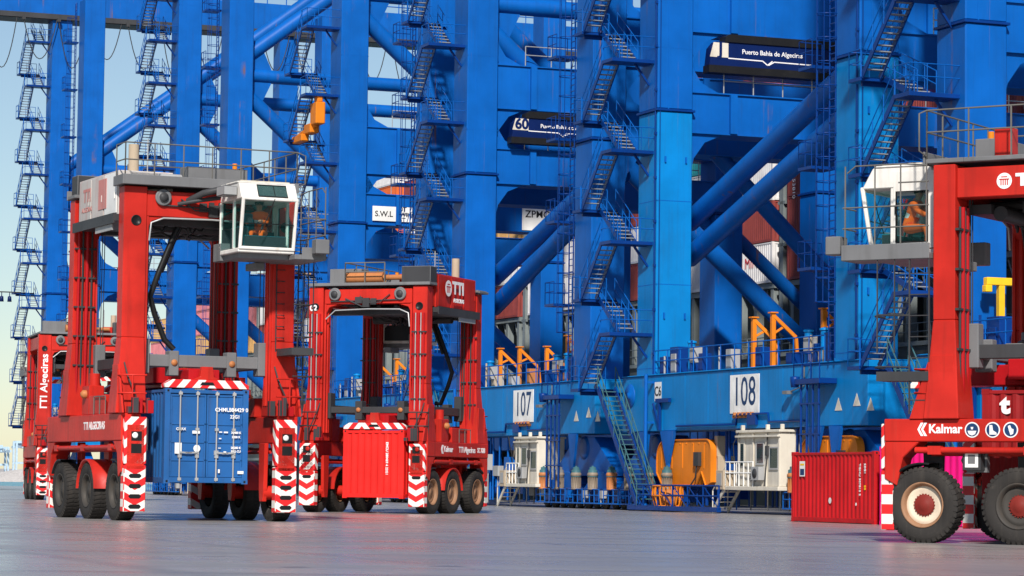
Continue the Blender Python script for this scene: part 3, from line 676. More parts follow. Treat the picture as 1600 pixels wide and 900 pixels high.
    # bogies
    if near and bog:
        for y, sgn in ((0.6, 1), (yn+1.4, -1)):
            q = MB(); q.prism([(y-3.2, 2.1), (y-1.2, 3.4), (y+1.2, 3.4), (y+3.2, 2.1), (y+3.2, 1.55), (y-3.2, 1.55)], 'x', .35, 1.35)
            for c in (-2.1, 2.1): q.prism([(y+c-1.7, 1.0), (y+c-.6, 1.75), (y+c+.6, 1.75), (y+c+1.7, 1.0), (y+c+1.7, .75), (y+c-1.7, .75)], 'x', .2, 1.5)
            q.lathe([(.55, -.12), (.55, .0), (.40, .03), (0, .03)], (.32, y, 2.9), (-1, 0, 0), 20); q.lathe([(.55, -.12), (.42, .0), (0, .0)], (.3, y, 2.9), (-1, 0, 0), 20)
            qo = q.build('equaliser_beam', 'crane_blue', root, .02)
            bz = MB(); bz.prism([(y-.5, 3.55), (y+.5, 3.55), (y+.12, 1.9), (y-.12, 1.9)], 'x', -.3, -.18); bz.build('brace_plate', 'crane_blue', qo)
            for c in (-3.05, -1.05, 1.05, 3.05):
                b = MB(); b.box(-.1, 1.8, y+c-.92, y+c+.92, .42, .98); b.box(-.2, -.1, y+c-.7, y+c+.7, .35, .75); b.box(.3, 1.4, y+c-.5, y+c+.5, .98, 1.15)
                bo = b.build('bogie', 'crane_deep_blue', root, .03)
                wh = MB()
                for d in (-.48, .48): wh.lathe([(.0, -.1), (.36, -.1), (.36, .1), (.2, .12), (0, .12)], (-.02, y+c+d, .37), (-1, 0, 0), 18)
                wh.build('rail_wheel', 'rim_dark', bo)
                mm = motor_mesh(); mm.v = [(px-.45, py+y+c+.15, pz+.9) for px, py, pz in mm.v]; mm.build('travel_motor', [['motor_beige', 'teal_motor'], ['teal_motor', 'teal_motor'], ['motor_beige', 'grey_steel'], ['copper_rust', 'teal_motor']][int((c+3.05)/2)], bo)
                r_ = MB(); railing(r_, [(-.55, y+c-.85, .3), (-.55, y+c+.85, .3)], h=.62, step=.55, r=.025); r_.box(-.6, -.15, y+c-.85, y+c+.85, .24, .3); r_.build('guard_rail', 'crane_blue', bo)
                sx_ = MB(); sx_.box(-.36, -.1, y+c-.8, y+c-.35, .5, .86); sx_.tube((-.3, y+c-.5, .5), (-.3, y+c-.5, .14), .03, 6); sx_.build('brake_box', 'pale_steel' if c < 0 else 'crane_blue', bo, .01)
        bf = MB(); bf.tube((.7, 2.6, 1.2), (.7, 4.0, 1.2), .26, 16); bf.lathe([(.26, 0), (.36, .02), (.36, .2), (0, .24)], (.7, 4.0, 1.2), (0, 1, 0), 16); bf.build('buffer', 'crane_blue', root)
        for x in (gauge,):
            w2 = MB()
            for y in (.6, yn+1.4): w2.box(x+.2, x+1.5, y-3.2, y+3.2, .4, 3.5)
            w2.build('equaliser_beam', 'crane_deep_blue', root)
        bx = MB(); yy = yn+6.5
        while yy < -4.5: bx.box(.1, .9, yy, yy+.5, 1.2, 2.2+.5*((yy*7) % 1)); bx.box(.1, .6, yy+.1, yy+.4, 2.3, 3.3); yy += 3.1
        bx.build('cabinet', 'beige_box', root, .015)
        rn = random.Random(int(uf)); pv = MB(); yy = yn+4.2
        while yy < -3.2:   # pipes, hoses and boxes crowded under the sill
            x = -.05+rn.random()*.5; pv.tube((x, yy, .3), (x, yy, 3.5), .03+.05*rn.random(), 8); yy += .35+rn.random()*.7
        pv.build('riser_pipe', rn.choice(['crane_deep_blue', 'crane_blue']), root)
        yy = yn+4.0; k = 0
        while yy < -3.0:
            if any(a_ < yy < b_ for a_, b_ in clear): yy += .5; continue
            w = .3+rn.random()*.5; z0 = .5+rn.random()*1.4; cb_ = MB(); cb_.box(-.2, .12, yy, yy+w, z0, z0+.4+rn.random()*.7); cb_.tube((-.05, yy+w*.5, z0), (-.05, yy+w*.5, .15), .03, 6); cb_.build('switch_box', rn.choice(['beige_box', 'pale_steel', 'crane_blue', 'grey_steel', 'cream_paint']), root, .015); yy += w+.25+rn.random()*.8
        for k in range(7):
            y0_ = yn+3+rn.random()*(-yn-7); h_ = MB()
            if any(a_-1.3 < y0_ < b_ for a_, b_ in clear): continue
            h_ = MB(); h_.path([(-.28, y0_+j*.16, 3.5-.9*math.sin(math.pi*j/8)*(1+.4*rn.random())) for j in range(9)], .028, 5); h_.build('hose', 'black_plastic', root)
        for k in range(6):
            y0_ = yn+3+(-yn-5)*k/5; h_ = MB(); h_.box(.05, .5, y0_, y0_+.5, 6.11, 6.5+.5*rn.random()); h_.tube((-.1, y0_+.8, 6.11), (-.1, y0_+.8, 6.9+.6*rn.random()), .05, 8); h_.build('deck_box', rn.choice(['beige_box', 'copper_rust', 'crane_deep_blue', 'pale_steel']), root, .015)
        wb = MB(); wb.path([(-.30, yn+4, 6.0), (-.30, yn+4, 5.2), (-.34, yn+4.8, 5.05), (-.5, yn+5, 4.95)], .03, 6); wb.cbox((-.5, yn+5.1, 4.95), (.25, .4, .14)); wb.build('sill_light', 'grey_steel', root)
    if hutat: hut(root, hutat[0], hutat[1], .25, 1)
    return root

def reel(root, y0, y1, lab=None):
    """big orange cable reel housing with a rounded outline"""
    m = MB(); n = 10; yc = (y0+y1)/2; w = (y1-y0)/2; pts = []
    for k in range(n+1): a = math.pi/2*k/n; pts.append((y1-.9+.9*math.sin(math.pi/2-a) if False else y1-.9+.9*math.cos(a), 2.3+.85*math.sin(a)))
    for k in range(n+1): a = math.pi/2*k/n; pts.append((y0+.5-.5*math.sin(a), 2.65+.5*math.cos(a)))
    pts += [(y0, 1.3), (y0+.5, 1.15), (y0+.95, 1.75), (y0+1.5, 1.15), (y1-.6, 1.15), (y1, 1.7)]
    bp_ = MB(); bp_.prism([(y1-2.2, 3.55), (y1-.7, 3.55), (y1-1.35, 2.1), (y1-1.35, 1.0), (y1-1.55, 1.0), (y1-1.55, 2.1)], 'x', -.34, -.22); bp_.build('brace_plate', 'crane_blue', root)
    ed = MB(); q_ = pts+[pts[0]]
    for a_, b_ in zip(q_[:-1], q_[1:]): ed.bar((-.16, *a_), (-.16, *b_), .05, .06, up=(1, 0, 0))
    for k in range(5): ed.box(-.165, -.14, y0+.7+k*(y1-y0-1.2)/4, y0+.74+k*(y1-y0-1.2)/4, 1.9, 3.0)
    for k in range(8): ed.tube((-.17, y0+.6+k*(y1-y0-1.1)/7, 2.98), (-.13, y0+.6+k*(y1-y0-1.1)/7, 2.98), .035, 6)
    ed.build('reel_flange', 'orange_paint', root, split=False); sw = MB(); sw.box(-.3, -.14, y0+1.0, y0+1.5, 2.0, 2.6); sw.path([(-.25, y0+1.25, 2.0), (-.28, y0+1.3, 1.5), (-.25, y0+1.8, 1.2), (-.2, y0+2.2, .6)], .035, 6); sw.build('cable_entry', 'dark_steel', root)
    m.prism(pts, 'x', -.14, .17); o = m.build('cable_reel', 'orange_paint', root, .02)
    return o
AS = dict(un=97.72, uf=116.78)
def rel(p, uf): return (p[1]-53, p[0]-uf, p[2])
c109 = crane('blue quay crane at the right edge behind the nearest red carrier', 70.5, 89.7, 21, 18.2, 42, low=False, stair=(8.3, 3.62, 2.62), jibs=[(.5, -8.5, 2.6)], sign=None)
c108 = crane('blue quay crane with light blue lower legs, board 108 and large port sign', 97.72, 116.78, 21, 18.15, 42, number=('108', 107.15-116.78, 2.75), tubes=[(rel((118.2, 55.3, 13.24), 116.78), rel((99.5, 55.3, 19.3), 116.78)), (rel((118.2, 55.3, 11.6), 116.78), rel((99.5, 55.3, 17.5), 116.78))],
    sign=(2.4, 8.9, 20.3, 21.4, 'Puerto Bahía de Algeciras', 'J'), zu=(21.9, 25.5), clear=((-7.4, .5), (-20, -14)), hutat=(102.9-116.78, 107.7-116.78), jibs=[(.6, -8.7, 2.15), (.9, -9.9, 2.3), (.6, -15.0, 2.2), (.9, -16.1, 2.4), (1.4, -17.0, 1.9)])
reel(c108, 110.6-116.78, 116.2-116.78); reel(c108, 97.5-116.78, 102.3-116.78)
c107 = crane('blue quay crane with board 107, just right of the middle red carrier', 124.3, 141.4, 21, 17.65, 42, number=('107', 132.1-141.4, 2.7), tubes=[(rel((143, 55.3, 12.2), 141.4), rel((126, 55.3, 17.1), 141.4)), (rel((143, 55.3, 10.6), 141.4), rel((126, 55.3, 16.2), 141.4))],
    low=False, farlen=8.5, sign=(2.45, 8.0, 19.7, 20.75, 'Puerto Bahía de Algeciras', '60'), kz=27.0, hutat=(128.9-141.4, 132.8-141.4), lower_tubes=[((6.5, 124.3-141.4+1, 17.9), (14.5, 124.3-141.4+1, 10.3))], jibs=[(.8, -6.0, 2.0), (1.0, -9.2, 1.9), (.8, -12.4, 2.3), (.6, -3.8, 2.0)])
c106 = crane('blue quay crane with white S.W.L. plate, behind the middle red carrier', 147.4, 163.3, 17.6, 16.8, 42, zb=(16.8, 18.6), zu=(19.9, 22.7), low=False, kz=31.0, lower_tubes=[((18.2, 147.4-163.3+1, 16.6), (24.5, 147.4-163.3+1, 11.2)), ((7, 1, 12.0), (14, 1, 7.0))], jibs=[(.8, -5, 2.2), (1.0, -8.2, 2.1), (.8, -11.4, 2.3)], hutat=(150.5-163.3, 154.5-163.3))
c105 = crane('blue quay crane behind the white cab of the big left carrier', 188.3, 202.0, 23.4, 17.0, 44, zb=(16.8, 18.6), zu=None, low=False, kz=29.2, detail=False, stairtop=42, stair=(8.2, 3.15, 1.95))
c104 = crane('farthest blue quay crane on the left with sky around its legs', 232.8, 245.3, 20.8, 17.2, 41.3, zb=(16.8, 18.6), zu=None, low=False, kz=27.0, detail=False, stairtop=41, stair=(8.2, 3.9, 2.45))
# the S.W.L. plate and the maker's plate on the portal beam of crane 106
def plate(root, x0, x1, z0, z1, y, lines):
    p = MB(); p.box(x0, x1, y-.02, y, z0, z1); po = p.build('load_plate', 'white_paint', root)
    for body, x, z, s in lines: text(body, s, 'black_letter', po, (x, y-.023, z), '-y', align='LEFT', bold=.008)
plate(c106, 2.2, 4.75, 17.0, 17.9, .15, [('S.W.L', 2.35, 17.42, .48), ('60T', 3.75, 17.75, .4), ('TWIN', 3.75, 17.42, .36), ('65T', 3.75, 17.1, .36)])
plate(c106, 12.0, 14.1, 16.85, 18.2, .15, [('ZPMC', 12.2, 17.85, .62), ('6', 13.3, 17.2, .5)])
cm = MB(); cm.box(-.275, -.262, 115.9-116.78-.35, 115.9-116.78+.35, 4.9, 5.75); cmo = cm.build('marker_plate', 'white_paint', c108); text('C6', .6, 'black_letter', cmo, (-.279, 115.9-116.78, 5.32), '-x', bold=.01)
for root, yy in ((c108, -19.4), (c107, -17.6)):
    for dy, z in ((0, 4.3), (1.5, 4.15), (-1.1, 4.1)):
        w = MB(); w.prism([(yy+dy-.3, z), (yy+dy+.3, z), (yy+dy, z+.5)], 'x', -.27, -.262); w.build('warning_triangle', 'cream_paint', root)
# boom girder of the farthest crane with its festoon cables
bg_ = MB(); bg_.box(-30, 62, .2, 2.2, 41.6, 44.2); bgo = bg_.build('boom_girder', 'crane_blue', c104)
tr = MB(); tr.box(-30, 62, -.35, .2, 41.3, 41.75); tr.box(-30, 62, -.2, 2.4, 41.25, 41.3); tr.build('trolley_rail', 'dark_steel', bgo)
r_ = MB(); railing(r_, [(-29, .3, 44.2), (61, .3, 44.2)], step=1.8, r=.05); r_.box(24, 27, .5, 2, 44.2, 45.2); r_.box(26, 26.3, .6, 1, 45.2, 46.6); r_.build('girder_railing', 'crane_blue', bgo)
for i in range(26):
    x0 = -12+i*3.1; s = 3.2+1.6*((i*37) % 5)/5; gp = .6 if i % 3 else .15; f = MB()
    f.path([(x0+(3.1-gp)*k/12, -.5, 41.2-s*(1-(2*k/12-1)**2)) for k in range(13)], .045, 5); f.cbox((x0, -.5, 41.2), (.3, .3, .3)); f.build('festoon_cable', 'dark_steel', bgo)
# orange hoist on the stairs of crane 106, arm lamps of crane 104
ho = MB(); ho.box(-1.45, -.85, .3, 1.5, 22.75, 24.1); ho.box(-1.3, -.95, .5, 1.2, 24.1, 24.5); ho.box(-1.5, -.9, 1.3, 2.6, 22.3, 22.9); ho.box(-1.7, -1.2, 2.4, 4.4, 21.9, 22.35); ho.bar((-1.2, 1.0, 22.8), (-1.5, 3.5, 22.3), .25, .3); ho.build('service_hoist', 'orange_paint', c106, .06)
la = MB(); la.bar((-1.6, 3.2, 17.4), (-4.3, 3.2, 17.4), .1, .1); lo = la.build('lamp_arm', 'dark_steel', c104)
for x in (-2.6, -3.3, -4.1): l = MB(); l.lathe([(.05, .5), (.16, .45), (.2, 0), (0, 0)], (x, 3.2, 16.55), (0, 0, 1), 10); l.tube((x, 3.2, 17.0), (x, 3.2, 17.4), .04, 5); l.build('floodlight', 'navy_panel', lo)
# scrap basket and blue barrier in front of the bogies of crane 108
bk = thing('cage_basket', 'orange wire basket on the ground behind the blue barrier', 'basket', UV(113.2, 52.0), QA); b = MB()
for k in range(16):
    a = 2*math.pi*k/16; b.path([(.48*math.cos(a), .8*math.sin(a), .22), (.6*math.cos(a), 1.0*math.sin(a), .7), (.55*math.cos(a), .95*math.sin(a), 1.15)], .035, 5)
for z, f in ((.25, .8), (.7, 1), (1.12, .95)): b.path([(.6*f*math.cos(2*math.pi*k/24), 1.0*f*math.sin(2*math.pi*k/24), z) for k in range(25)], .04, 5)
b.build('wire_basket', 'orange_paint', bk); b = MB(); b.lathe([(.0, .2), (.4, .2), (.5, .7), (.3, .95), (0, 1.0)], (0, 0, 0), (0, 0, 1), 14); b.build('coiled_rope', 'copper_rust', bk)
fb = thing('barrier', 'long low teal blue barrier frame on the ground below board 108', 'barrier', UV(112.2, 51.5), QA); b = MB()
b.box(-.1, .1, -5.2, 4.0, .06, .26); railing(b, [(0, -5.2, .2), (0, 4.0, .2)], h=.95, step=1.5, r=.04)
for k in range(6): b.tube((0, -5.2+1.53*k, .2), (0, -5.2+1.53*(k+1), 1.15), .025, 5)
b.build('frame', 'crane_deep_blue', fb)
yj = MB(); yj.box(.92, 1.16, -.84, -.6, 6.11, 8.6); yj.box(.4, 1.75, -.86, -.58, 8.5, 8.78); yj.box(.35, .62, -.86, -.58, 8.25, 8.5); yj.lathe([(.3, 0), (.3, .12), (.24, .16)], (1.07, -.72, 7.1), (0, 0, 1), 14); yj.build('jib', 'yellow_paint', c109, .02)
# ------------------------------------------------------------------ operators
def person(label, loc, rz, lean=.12, reach=.42, scale=1.0):
    """seated operator facing local -y; loc is the seat top under the pelvis"""
    V_, E_, Rr = [], [], []
    def vert(p, r): V_.append(p); Rr.append(r); return len(V_)-1
    def chain(start, pts):
        k = start
        for p, r in pts: n = vert(p, r); E_.append((k, n)); k = n
        return k
    pel = vert((0, 0, .12), .15); l = lean
    chest = chain(pel, [((0, -.02-l*.3, .28), .145), ((0, -.03-l*.7, .44), .165), ((0, -.02-l, .56), .13)])
    neck = chain(chest, [((0, -.03-l, .65), .06), ((0, -.05-l, .72), .078), ((0, -.065-l, .80), .098), ((0, -.05-l, .88), .085)])
    for s in (-1, 1):
        sh = chain(chest, [((s*.17, -.02-l, .55), .075)])
        el = (s*.26, -.16-l-reach*.25, .33); wr = (s*.17, -.30-l-reach*.35, .36)
        w = chain(sh, [((s*.22, -.08-l, .44), .062), (el, .052), (tuple((a+b)/2 for a, b in zip(el, wr)), .046), (wr, .032)])
        pa = chain(w, [((wr[0]-s*.01, wr[1]-.06, wr[2]+.005), .036)])
        for i, (dx, ln) in enumerate(((-.027, .062), (-.009, .075), (.009, .07), (.027, .055))):
            b = V_[pa]; chain(pa, [((b[0]+dx, b[1]-.05, b[2]), .010), ((b[0]+dx*1.05, b[1]-.05-ln*.5, b[2]-.015), .009), ((b[0]+dx*1.05, b[1]-.04-ln*.6, b[2]-.045), .008)])
        chain(w, [((wr[0]-s*.04, wr[1]-.04, wr[2]+.005), .012), ((wr[0]-s*.05, wr[1]-.08, wr[2]-.005), .010)])
        hp = chain(pel, [((s*.10, -.04, .09), .10)])
        chain(hp, [((s*.12, -.24, .10), .082), ((s*.13, -.45, .10), .068), ((s*.13, -.49, -.08), .055), ((s*.13, -.46, -.32), .045), ((s*.13, -.47, -.40), .045), ((s*.14, -.60, -.42), .038)])
    me = bpy.data.meshes.new('person'); me.from_pydata([tuple(c*scale for c in p) for p in V_], E_, [])
    ob = bpy.data.objects.new('tmp', me); COL.objects.link(ob); ob.modifiers.new('s', 'SKIN')
    for i, r in enumerate(Rr): me.skin_vertices[0].data[i].radius = (r*scale, r*scale); me.skin_vertices[0].data[i].use_root = (i == 0)
    sb = ob.modifiers.new('d', 'SUBSURF'); sb.levels = 1; sb.render_levels = 1
    m2 = bpy.data.meshes.new_from_object(ob.evaluated_get(bpy.context.evaluated_depsgraph_get())); bpy.data.objects.remove(ob)
    for n in ('orange_cloth', 'skin', 'silver_tape', 'black_plastic'): m2.materials.append(MATS[n])
    for p in m2.polygons:
        c = p.center/scale; p.use_smooth = True
        hand = c.y < -.315-l-reach*.35+.02 and .2 < c.z < .5 and abs(c.x) < .3
        p.material_index = 1 if c.z > .635 or hand else 2 if (.33 < c.z < .37 and abs(c.x) < .2) else 3 if c.z < -.36 else 0
    t = bpy.data.objects.new('person', m2); COL.objects.link(t); t.location = loc; t.rotation_euler.z = rz
    tag(t, label, 'person')
    h = MB(); h.lathe([(.0, .125), (.07, .11), (.105, .06), (.115, 0), (.108, -.05), (.10, -.07)], (0, -.052-l, .845), (0, .12, 1), 18)
    h.v = [tuple(c*scale for c in p) for p in h.v]; h.build('hair', 'hair', t)
    fc = MB(); y = -.152-l
    for s in (-1, 1): fc.lathe([(0, .012), (.012, .006), (.014, 0)], (s*.034, y, .812), (0, -1, 0), 8)
    fc.lathe([(.0, .03), (.012, .02), (.018, 0)], (0, y, .785), (0, -1, -.3), 8); fc.box(-.028, .028, y-.004, y+.02, .744, .752)
    for s in (-1, 1): fc.lathe([(.0, .01), (.025, .005), (.03, 0)], (s*.088, -.055-l, .80), (s, 0, 0), 8)
    fc.v = [tuple(c*scale for c in p) for p in fc.v]; fc.build('face', 'skin', t)
    return t

# ------------------------------------------------------------------ straddle carriers
def tyre_mesh(w=.46, r=.81):
    m = MB(); h = w/2
    m.lathe([(r*.56, -h*.8), (r*.62, -h), (r*.86, -h*1.04), (r*.96, -h*.93), (r*.982, -h*.75), (r*.982, h*.75), (r*.96, h*.93), (r*.86, h*1.04), (r*.62, h), (r*.56, h*.8)], (0, 0, 0), (1, 0, 0), 48)
    n = 40
    for s in (-1, 1):
        for i in range(n):
            a = 2*math.pi*(i+(.25 if s > 0 else -.25))/n; da = .05
            pts = []
            for rr, x0, x1 in ((r*.90, s*h*.05, s*h*1.045), (r*1.0, s*h*.05, s*h*.93)):
                for x, aa in ((x0, a-da*.8+s*.05), (x1, a-da), (x1, a+da), (x0, a+da*.8+s*.05)): pts.append((x, rr*math.cos(aa), rr*math.sin(aa)))
            m.hexa(pts)
    return m
def rim_mesh(w=.46, r=.81):
    m = MB(); h = w/2
    m.lathe([(r*.50, -h*.8), (r*.50, h*.55), (r*.56, h*.98), (r*.60, h*1.02), (r*.59, h*.80), (r*.53, h*.62)], (0, 0, 0), (1, 0, 0), 40, 0)
    m.lathe([(r*.51, h*.42), (r*.45, h*.52), (r*.40, h*.50), (r*.28, h*.36), (0, h*.36)], (0, 0, 0), (1, 0, 0), 40, 1)
    return m
def hub_mesh(w=.46, r=.81):
    m = MB(); h = w/2; m.lathe([(r*.275, h*.36), (r*.275, h*.50), (r*.25, h*.56), (r*.16, h*.58), (r*.14, h*.66), (0, h*.68)], (0, 0, 0), (1, 0, 0), 30)
    for i in range(22): a = 2*math.pi*i/22; m.box(h*.36, h*.52, r*.285*math.cos(a)-.012, r*.285*math.cos(a)+.012, r*.285*math.sin(a)-.012, r*.285*math.sin(a)+.012)
    return m
def disc(mb, c, r, n, ax, mi=0, n_=20, th=.004): mb.lathe([(r, 0), (r, th), (0, th)], c, ax, n_, mi, sm=False)
def tti_logo(parent, c, size, face, turn=0):
    r, n = (Vector(q) for q in FACES[face]); up = Vector((0, 0, 1))
    if turn: q = Matrix.Rotation(turn, 3, n); r, up = q @ r, q @ up
    c = Vector(c); m = MB(); disc(m, c, size, 20, n, 0, 24)
    for dx in (-.42, -.14, .14, .42): m.bar(c+r*dx*size-up*size*.55+n*.006, c+r*dx*size+up*size*.12+n*.006, size*.13, .006, 1, up=n)
    m.bar(c-r*size*.65+up*size*.2+n*.006, c+r*size*.65+up*size*.2+n*.006, .006, size*.14, 1, up=up)
    m.bar(c-r*size*.4+up*size*.5+n*.006, c+r*size*.4+up*size*.5+n*.006, .006, size*.12, 1, up=up)
    m.build('round_logo', ['white_letter', 'carrier_red'], parent)
def kalmar(parent, c, s, face):
    r, n = (Vector(q) for q in FACES[face]); up = Vector((0, 0, 1)); c = Vector(c); m = MB()
    for k in (0, 1):
        b = c+r*(-s*(1.15-k*.42)); x0 = 0
        for sg in (1, -1):
            p = [b+r*(-.10*s)+up*0, b+r*(.30*s)+up*(.72*s*sg), b+r*(.62*s)+up*(.72*s*sg), b+r*(.16*s)+up*0]
            m.hexa([q for q in p]+[q+n*.005 for q in p])
    m.build('brand_mark', 'white_letter', parent)
    text('Kalmar', s*1.35, 'white_letter', parent, c+r*(s*.05)+up*(.02*s), face, bold=s*.035, align='LEFT')

def carrier(label, loc, rz, T, lf, lr, b0, b1, wy, bz, gf, gr, ctop, cx=0, red='carrier_red', rim=('rim_dark', 'rim_dark', 'rim_dark'), engine='white', liftend='f', deckitems='a', fork=None, shield=True, slots=True, LX=2.2, LW=.33, bd=.82, hyd=(-1, 1), opipes=True):
    t = thing('straddle_carrier', label, 'straddle carrier', loc, rz, 'red straddle carriers on the quay'); bz0, bz1 = bz
    dk = 'carrier_dark_red'
    # legs
    for sx in (-1, 1):
        for y, front in ((lf, 1), (lr, 0)):
            m = MB(); x0, x1 = sx*LX-LW, sx*LX+LW; fl = -1 if front else 1; zf = bz1+2.1
            m.hexa([(x0, y-.25, zf), (x1, y-.25, zf), (x1, y+.25, zf), (x0, y+.25, zf), (x0, y-.25, T), (x1, y-.25, T), (x1, y+.25, T), (x0, y+.25, T)])
            e = .17; m.hexa([(x0-(e if sx < 0 else .05), y-.4, bz1), (x1+(e if sx > 0 else .05), y-.4, bz1), (x1+(e if sx > 0 else .05), y+.4, bz1), (x0-(e if sx < 0 else .05), y+.4, bz1), (x0, y-.25, zf), (x1, y-.25, zf), (x1, y+.25, zf), (x0, y+.25, zf)])
            lo = m.build('leg', red, t, .02)
            d = MB()
            for zz in ((T-.95,) if front else (T-.75,)): d.lathe([(.15, -.01), (.15, .012), (.125, .012), (.12, 0), (0, 0)], (sx*LX+.02, y+fl*.2505, zz), (0, fl, 0), 20, 1)
            d.build('access_hole', [red, 'black_plastic'], lo)  # solid black disc, paints the shade inside the leg opening
            # channel, pipes and clamps on the inner faces
            inn = y-fl*.25; p = MB()
            for dx, rr in ((-.2, .045), (-.08, .03), (.05, .055), (.19, .03)): p.tube((sx*LX+dx, inn-fl*.06, bz1+.2), (sx*LX+dx, inn-fl*.06, T-.9), rr, 8, 0 if rr > .04 else 1)
            zz = bz1+.6
            while zz < T-1: p.box(sx*LX-.32, sx*LX+.32, min(inn, inn-fl*.1), max(inn, inn-fl*.1), zz, zz+.05, 1); zz += .85
            p.build('lift_pipe', [dk, 'dark_steel'], lo)
            xi = sx*(LX-.33); g = MB(); g.tube((xi-sx*.05, y, bz1+.3), (xi-sx*.05, y, T-.6), .045, 8)
            g.box(min(xi, xi-sx*.07), max(xi, xi-sx*.07), y-.2, y-.14, bz1+.3, T-.6); g.box(min(xi, xi-sx*.07), max(xi, xi-sx*.07), y+.14, y+.2, bz1+.3, T-.6); g.build('guide_channel', red, lo)
            if not front and opipes:
                p2 = MB(); out = y+fl*.25
                for dx, rr, mi_ in ((-.19, .035, 0), (-.07, .022, 1), (.03, .05, 0), (.14, .022, 1), (.22, .03, 0)): p2.tube((sx*LX+dx, out+fl*.05, bz1+.3), (sx*LX+dx, out+fl*.05, T-1.0), rr, 8, mi_)
                zz = bz1+.7
                while zz < T-1: p2.box(sx*LX-LW, sx*LX+LW, min(out, out+fl*.09), max(out, out+fl*.09), zz, zz+.05, 2); zz += .82
                p2.build('hydraulic_pipe', [dk, 'galvanised', 'dark_steel'], lo)
            vg = MB(); rv = random.Random(int(sx*10+y*7+T*50))
            for k in range(9):
                xx, yy, zz = sx*(LX-.1)+rv.uniform(-.3, .3), y+fl*rv.uniform(.25, .75), bz1+rv.uniform(.02, .5); d_ = rv.uniform(.04, .09)
                vg.box(xx-d_, xx+d_, yy-d_, yy+d_, bz1, zz+d_, rv.choice((0, 0, 1, 1)))
            vg.path([(sx*LX-.25, y+fl*.3, bz1+1.4), (sx*LX-.2, y+fl*.5, bz1+1.0), (sx*LX, y+fl*.6, bz1+.5), (sx*LX+.15, y+fl*.5, bz1)], .025, 5, 1)
            vg.build('valve_group', [dk, 'dark_steel', 'grey_steel'], t, .01)
            lad = MB(); zz = bz1+1.9; yo = y+fl*.25; lad.box(sx*LX-.235, sx*LX-.205, min(yo, yo+fl*.02), max(yo, yo+fl*.02), zz-.1, T-1.1)
            if front or 1:
                for k in range(int((T-1.2-zz)/.32)):
                    z = zz+k*.32; yo = y+fl*.25; lad.path([(sx*LX-.22, yo, z), (sx*LX-.22, yo+fl*.09, z), (sx*LX+.0, yo+fl*.09, z), (sx*LX+.0, yo, z)], .013, 4)
                if sx > 0 and front: lad.build('rung_ladder', 'dark_steel', lo)
            cl = MB(); cl.prism([(y+fl*.75, bz1), (y-fl*.32, bz1), (y-fl*.25, bz1+1.35), (y+fl*.28, bz1+1.35)], 'x', min(sx*LX+sx*.36, sx*LX+sx*.42), max(sx*LX+sx*.36, sx*LX+sx*.42)); cl.build('base_gusset', red, lo, .01)
            pk = MB(); pk.tube((sx*(LX+.42), y+fl*.3, bz1), (sx*(LX+.42), y+fl*.3, bz1+1.2), .025, 6)
            for yy in (y+fl*.28, y+fl*.62): pk.tube((sx*(LX+.1), yy, bz1), (sx*(LX+.1), yy, bz1+1.05), .025, 6)
            for z in (.55, 1.05): pk.path([(sx*(LX+.42), y+fl*.3, bz1+z), (sx*(LX+.42), y+fl*.62, bz1+z), (sx*(LX-.3), y+fl*.62, bz1+z)], .025, 6)
            pk.build('step_rail', red if front else 'dark_steel', t)
    # top frame
    for y, nm in ((lf, 'end_beam'), (lr, 'end_beam')):
        m = MB(); m.box(-LX+.33, LX-.33, y-.22, y+.22, T-bd, T-.10)
        for s in (-1, 1): m.prism([(s*(LX-.33), T-bd-.45), (s*(LX-.33), T-bd), (s*(LX-.95), T-bd), (s*(LX-.5), T-bd-.13)], 'y', y-.18, y+.18)
        eo = m.build(nm, red, t, .02); fl = -1 if y == lf else 1
        for s in (-1, 1):
            q = MB(); q.lathe([(.21, 0), (.235, .05), (.235, .09), (.19, .1), (.13, .07), (.13, .12), (0, .12)], (s*(LX-.78), y+fl*.22, T-.28), (0, fl, 0), 22, 0); q.lathe([(.13, .1), (.13, .15), (0, .15)], (s*(LX-.78), y+fl*.22, T-.28), (0, fl, 0), 12, 1); q.build('sheave', ['grey_steel', 'dark_steel'], eo)
        hs = MB(); hs.path([(-LX+.4, y+fl*.26, T-1.5), (-LX+.45, y+fl*.27, T-1.0), (-LX+.8, y+fl*.27, T-.86), (0, y+fl*.27, T-.84), (LX-.8, y+fl*.27, T-.88), (LX-.42, y+fl*.27, T-1.2)], .028, 6, 0); hs.path([(-.9, y+fl*.28, T-.3), (-.5, y+fl*.3, T-.6), (.1, y+fl*.3, T-.62), (.3, y+fl*.28, T-.35)], .022, 6, 1); hs.path([(-.2, y+fl*.27, T-.5), (.2, y+fl*.3, T-.75), (.9, y+fl*.27, T-.45)], .03, 6, 1)
        hs.cbox((.05, y+fl*.27, T-.6), (.26, .1, .34), 1); hs.build('hose_loom', ['galvanised', 'dark_steel'], eo)
    for s in (-1, 1):
        m = MB(); m.box(s*LX-.24, s*LX+.24, lf+.25, lr-.25, T-.72, T-.08); so = m.build('side_top_beam', red, t, .02)
    un = MB()
    for k in range(6): y = lf+.6+(lr-lf-1.2)*k/5; un.box(-LX+.25, LX-.25, y-.1, y+.1, T-.62, T-.42)
    for x in (-.9, -.2, .7): un.tube((x, lf+.3, T-.75), (x, lr-.3, T-.75), .09, 8)
    un.box(-1.2, 1.1, lf+1.2, lr-1.0, T-.95, T-.7); un.tube((-1.6, lf+.8, T-1.0), (1.6, lf+.9, T-1.0), .16, 12)
    un.build('hoist_machinery', 'dark_steel', t)
    rn = random.Random(int(T*100))
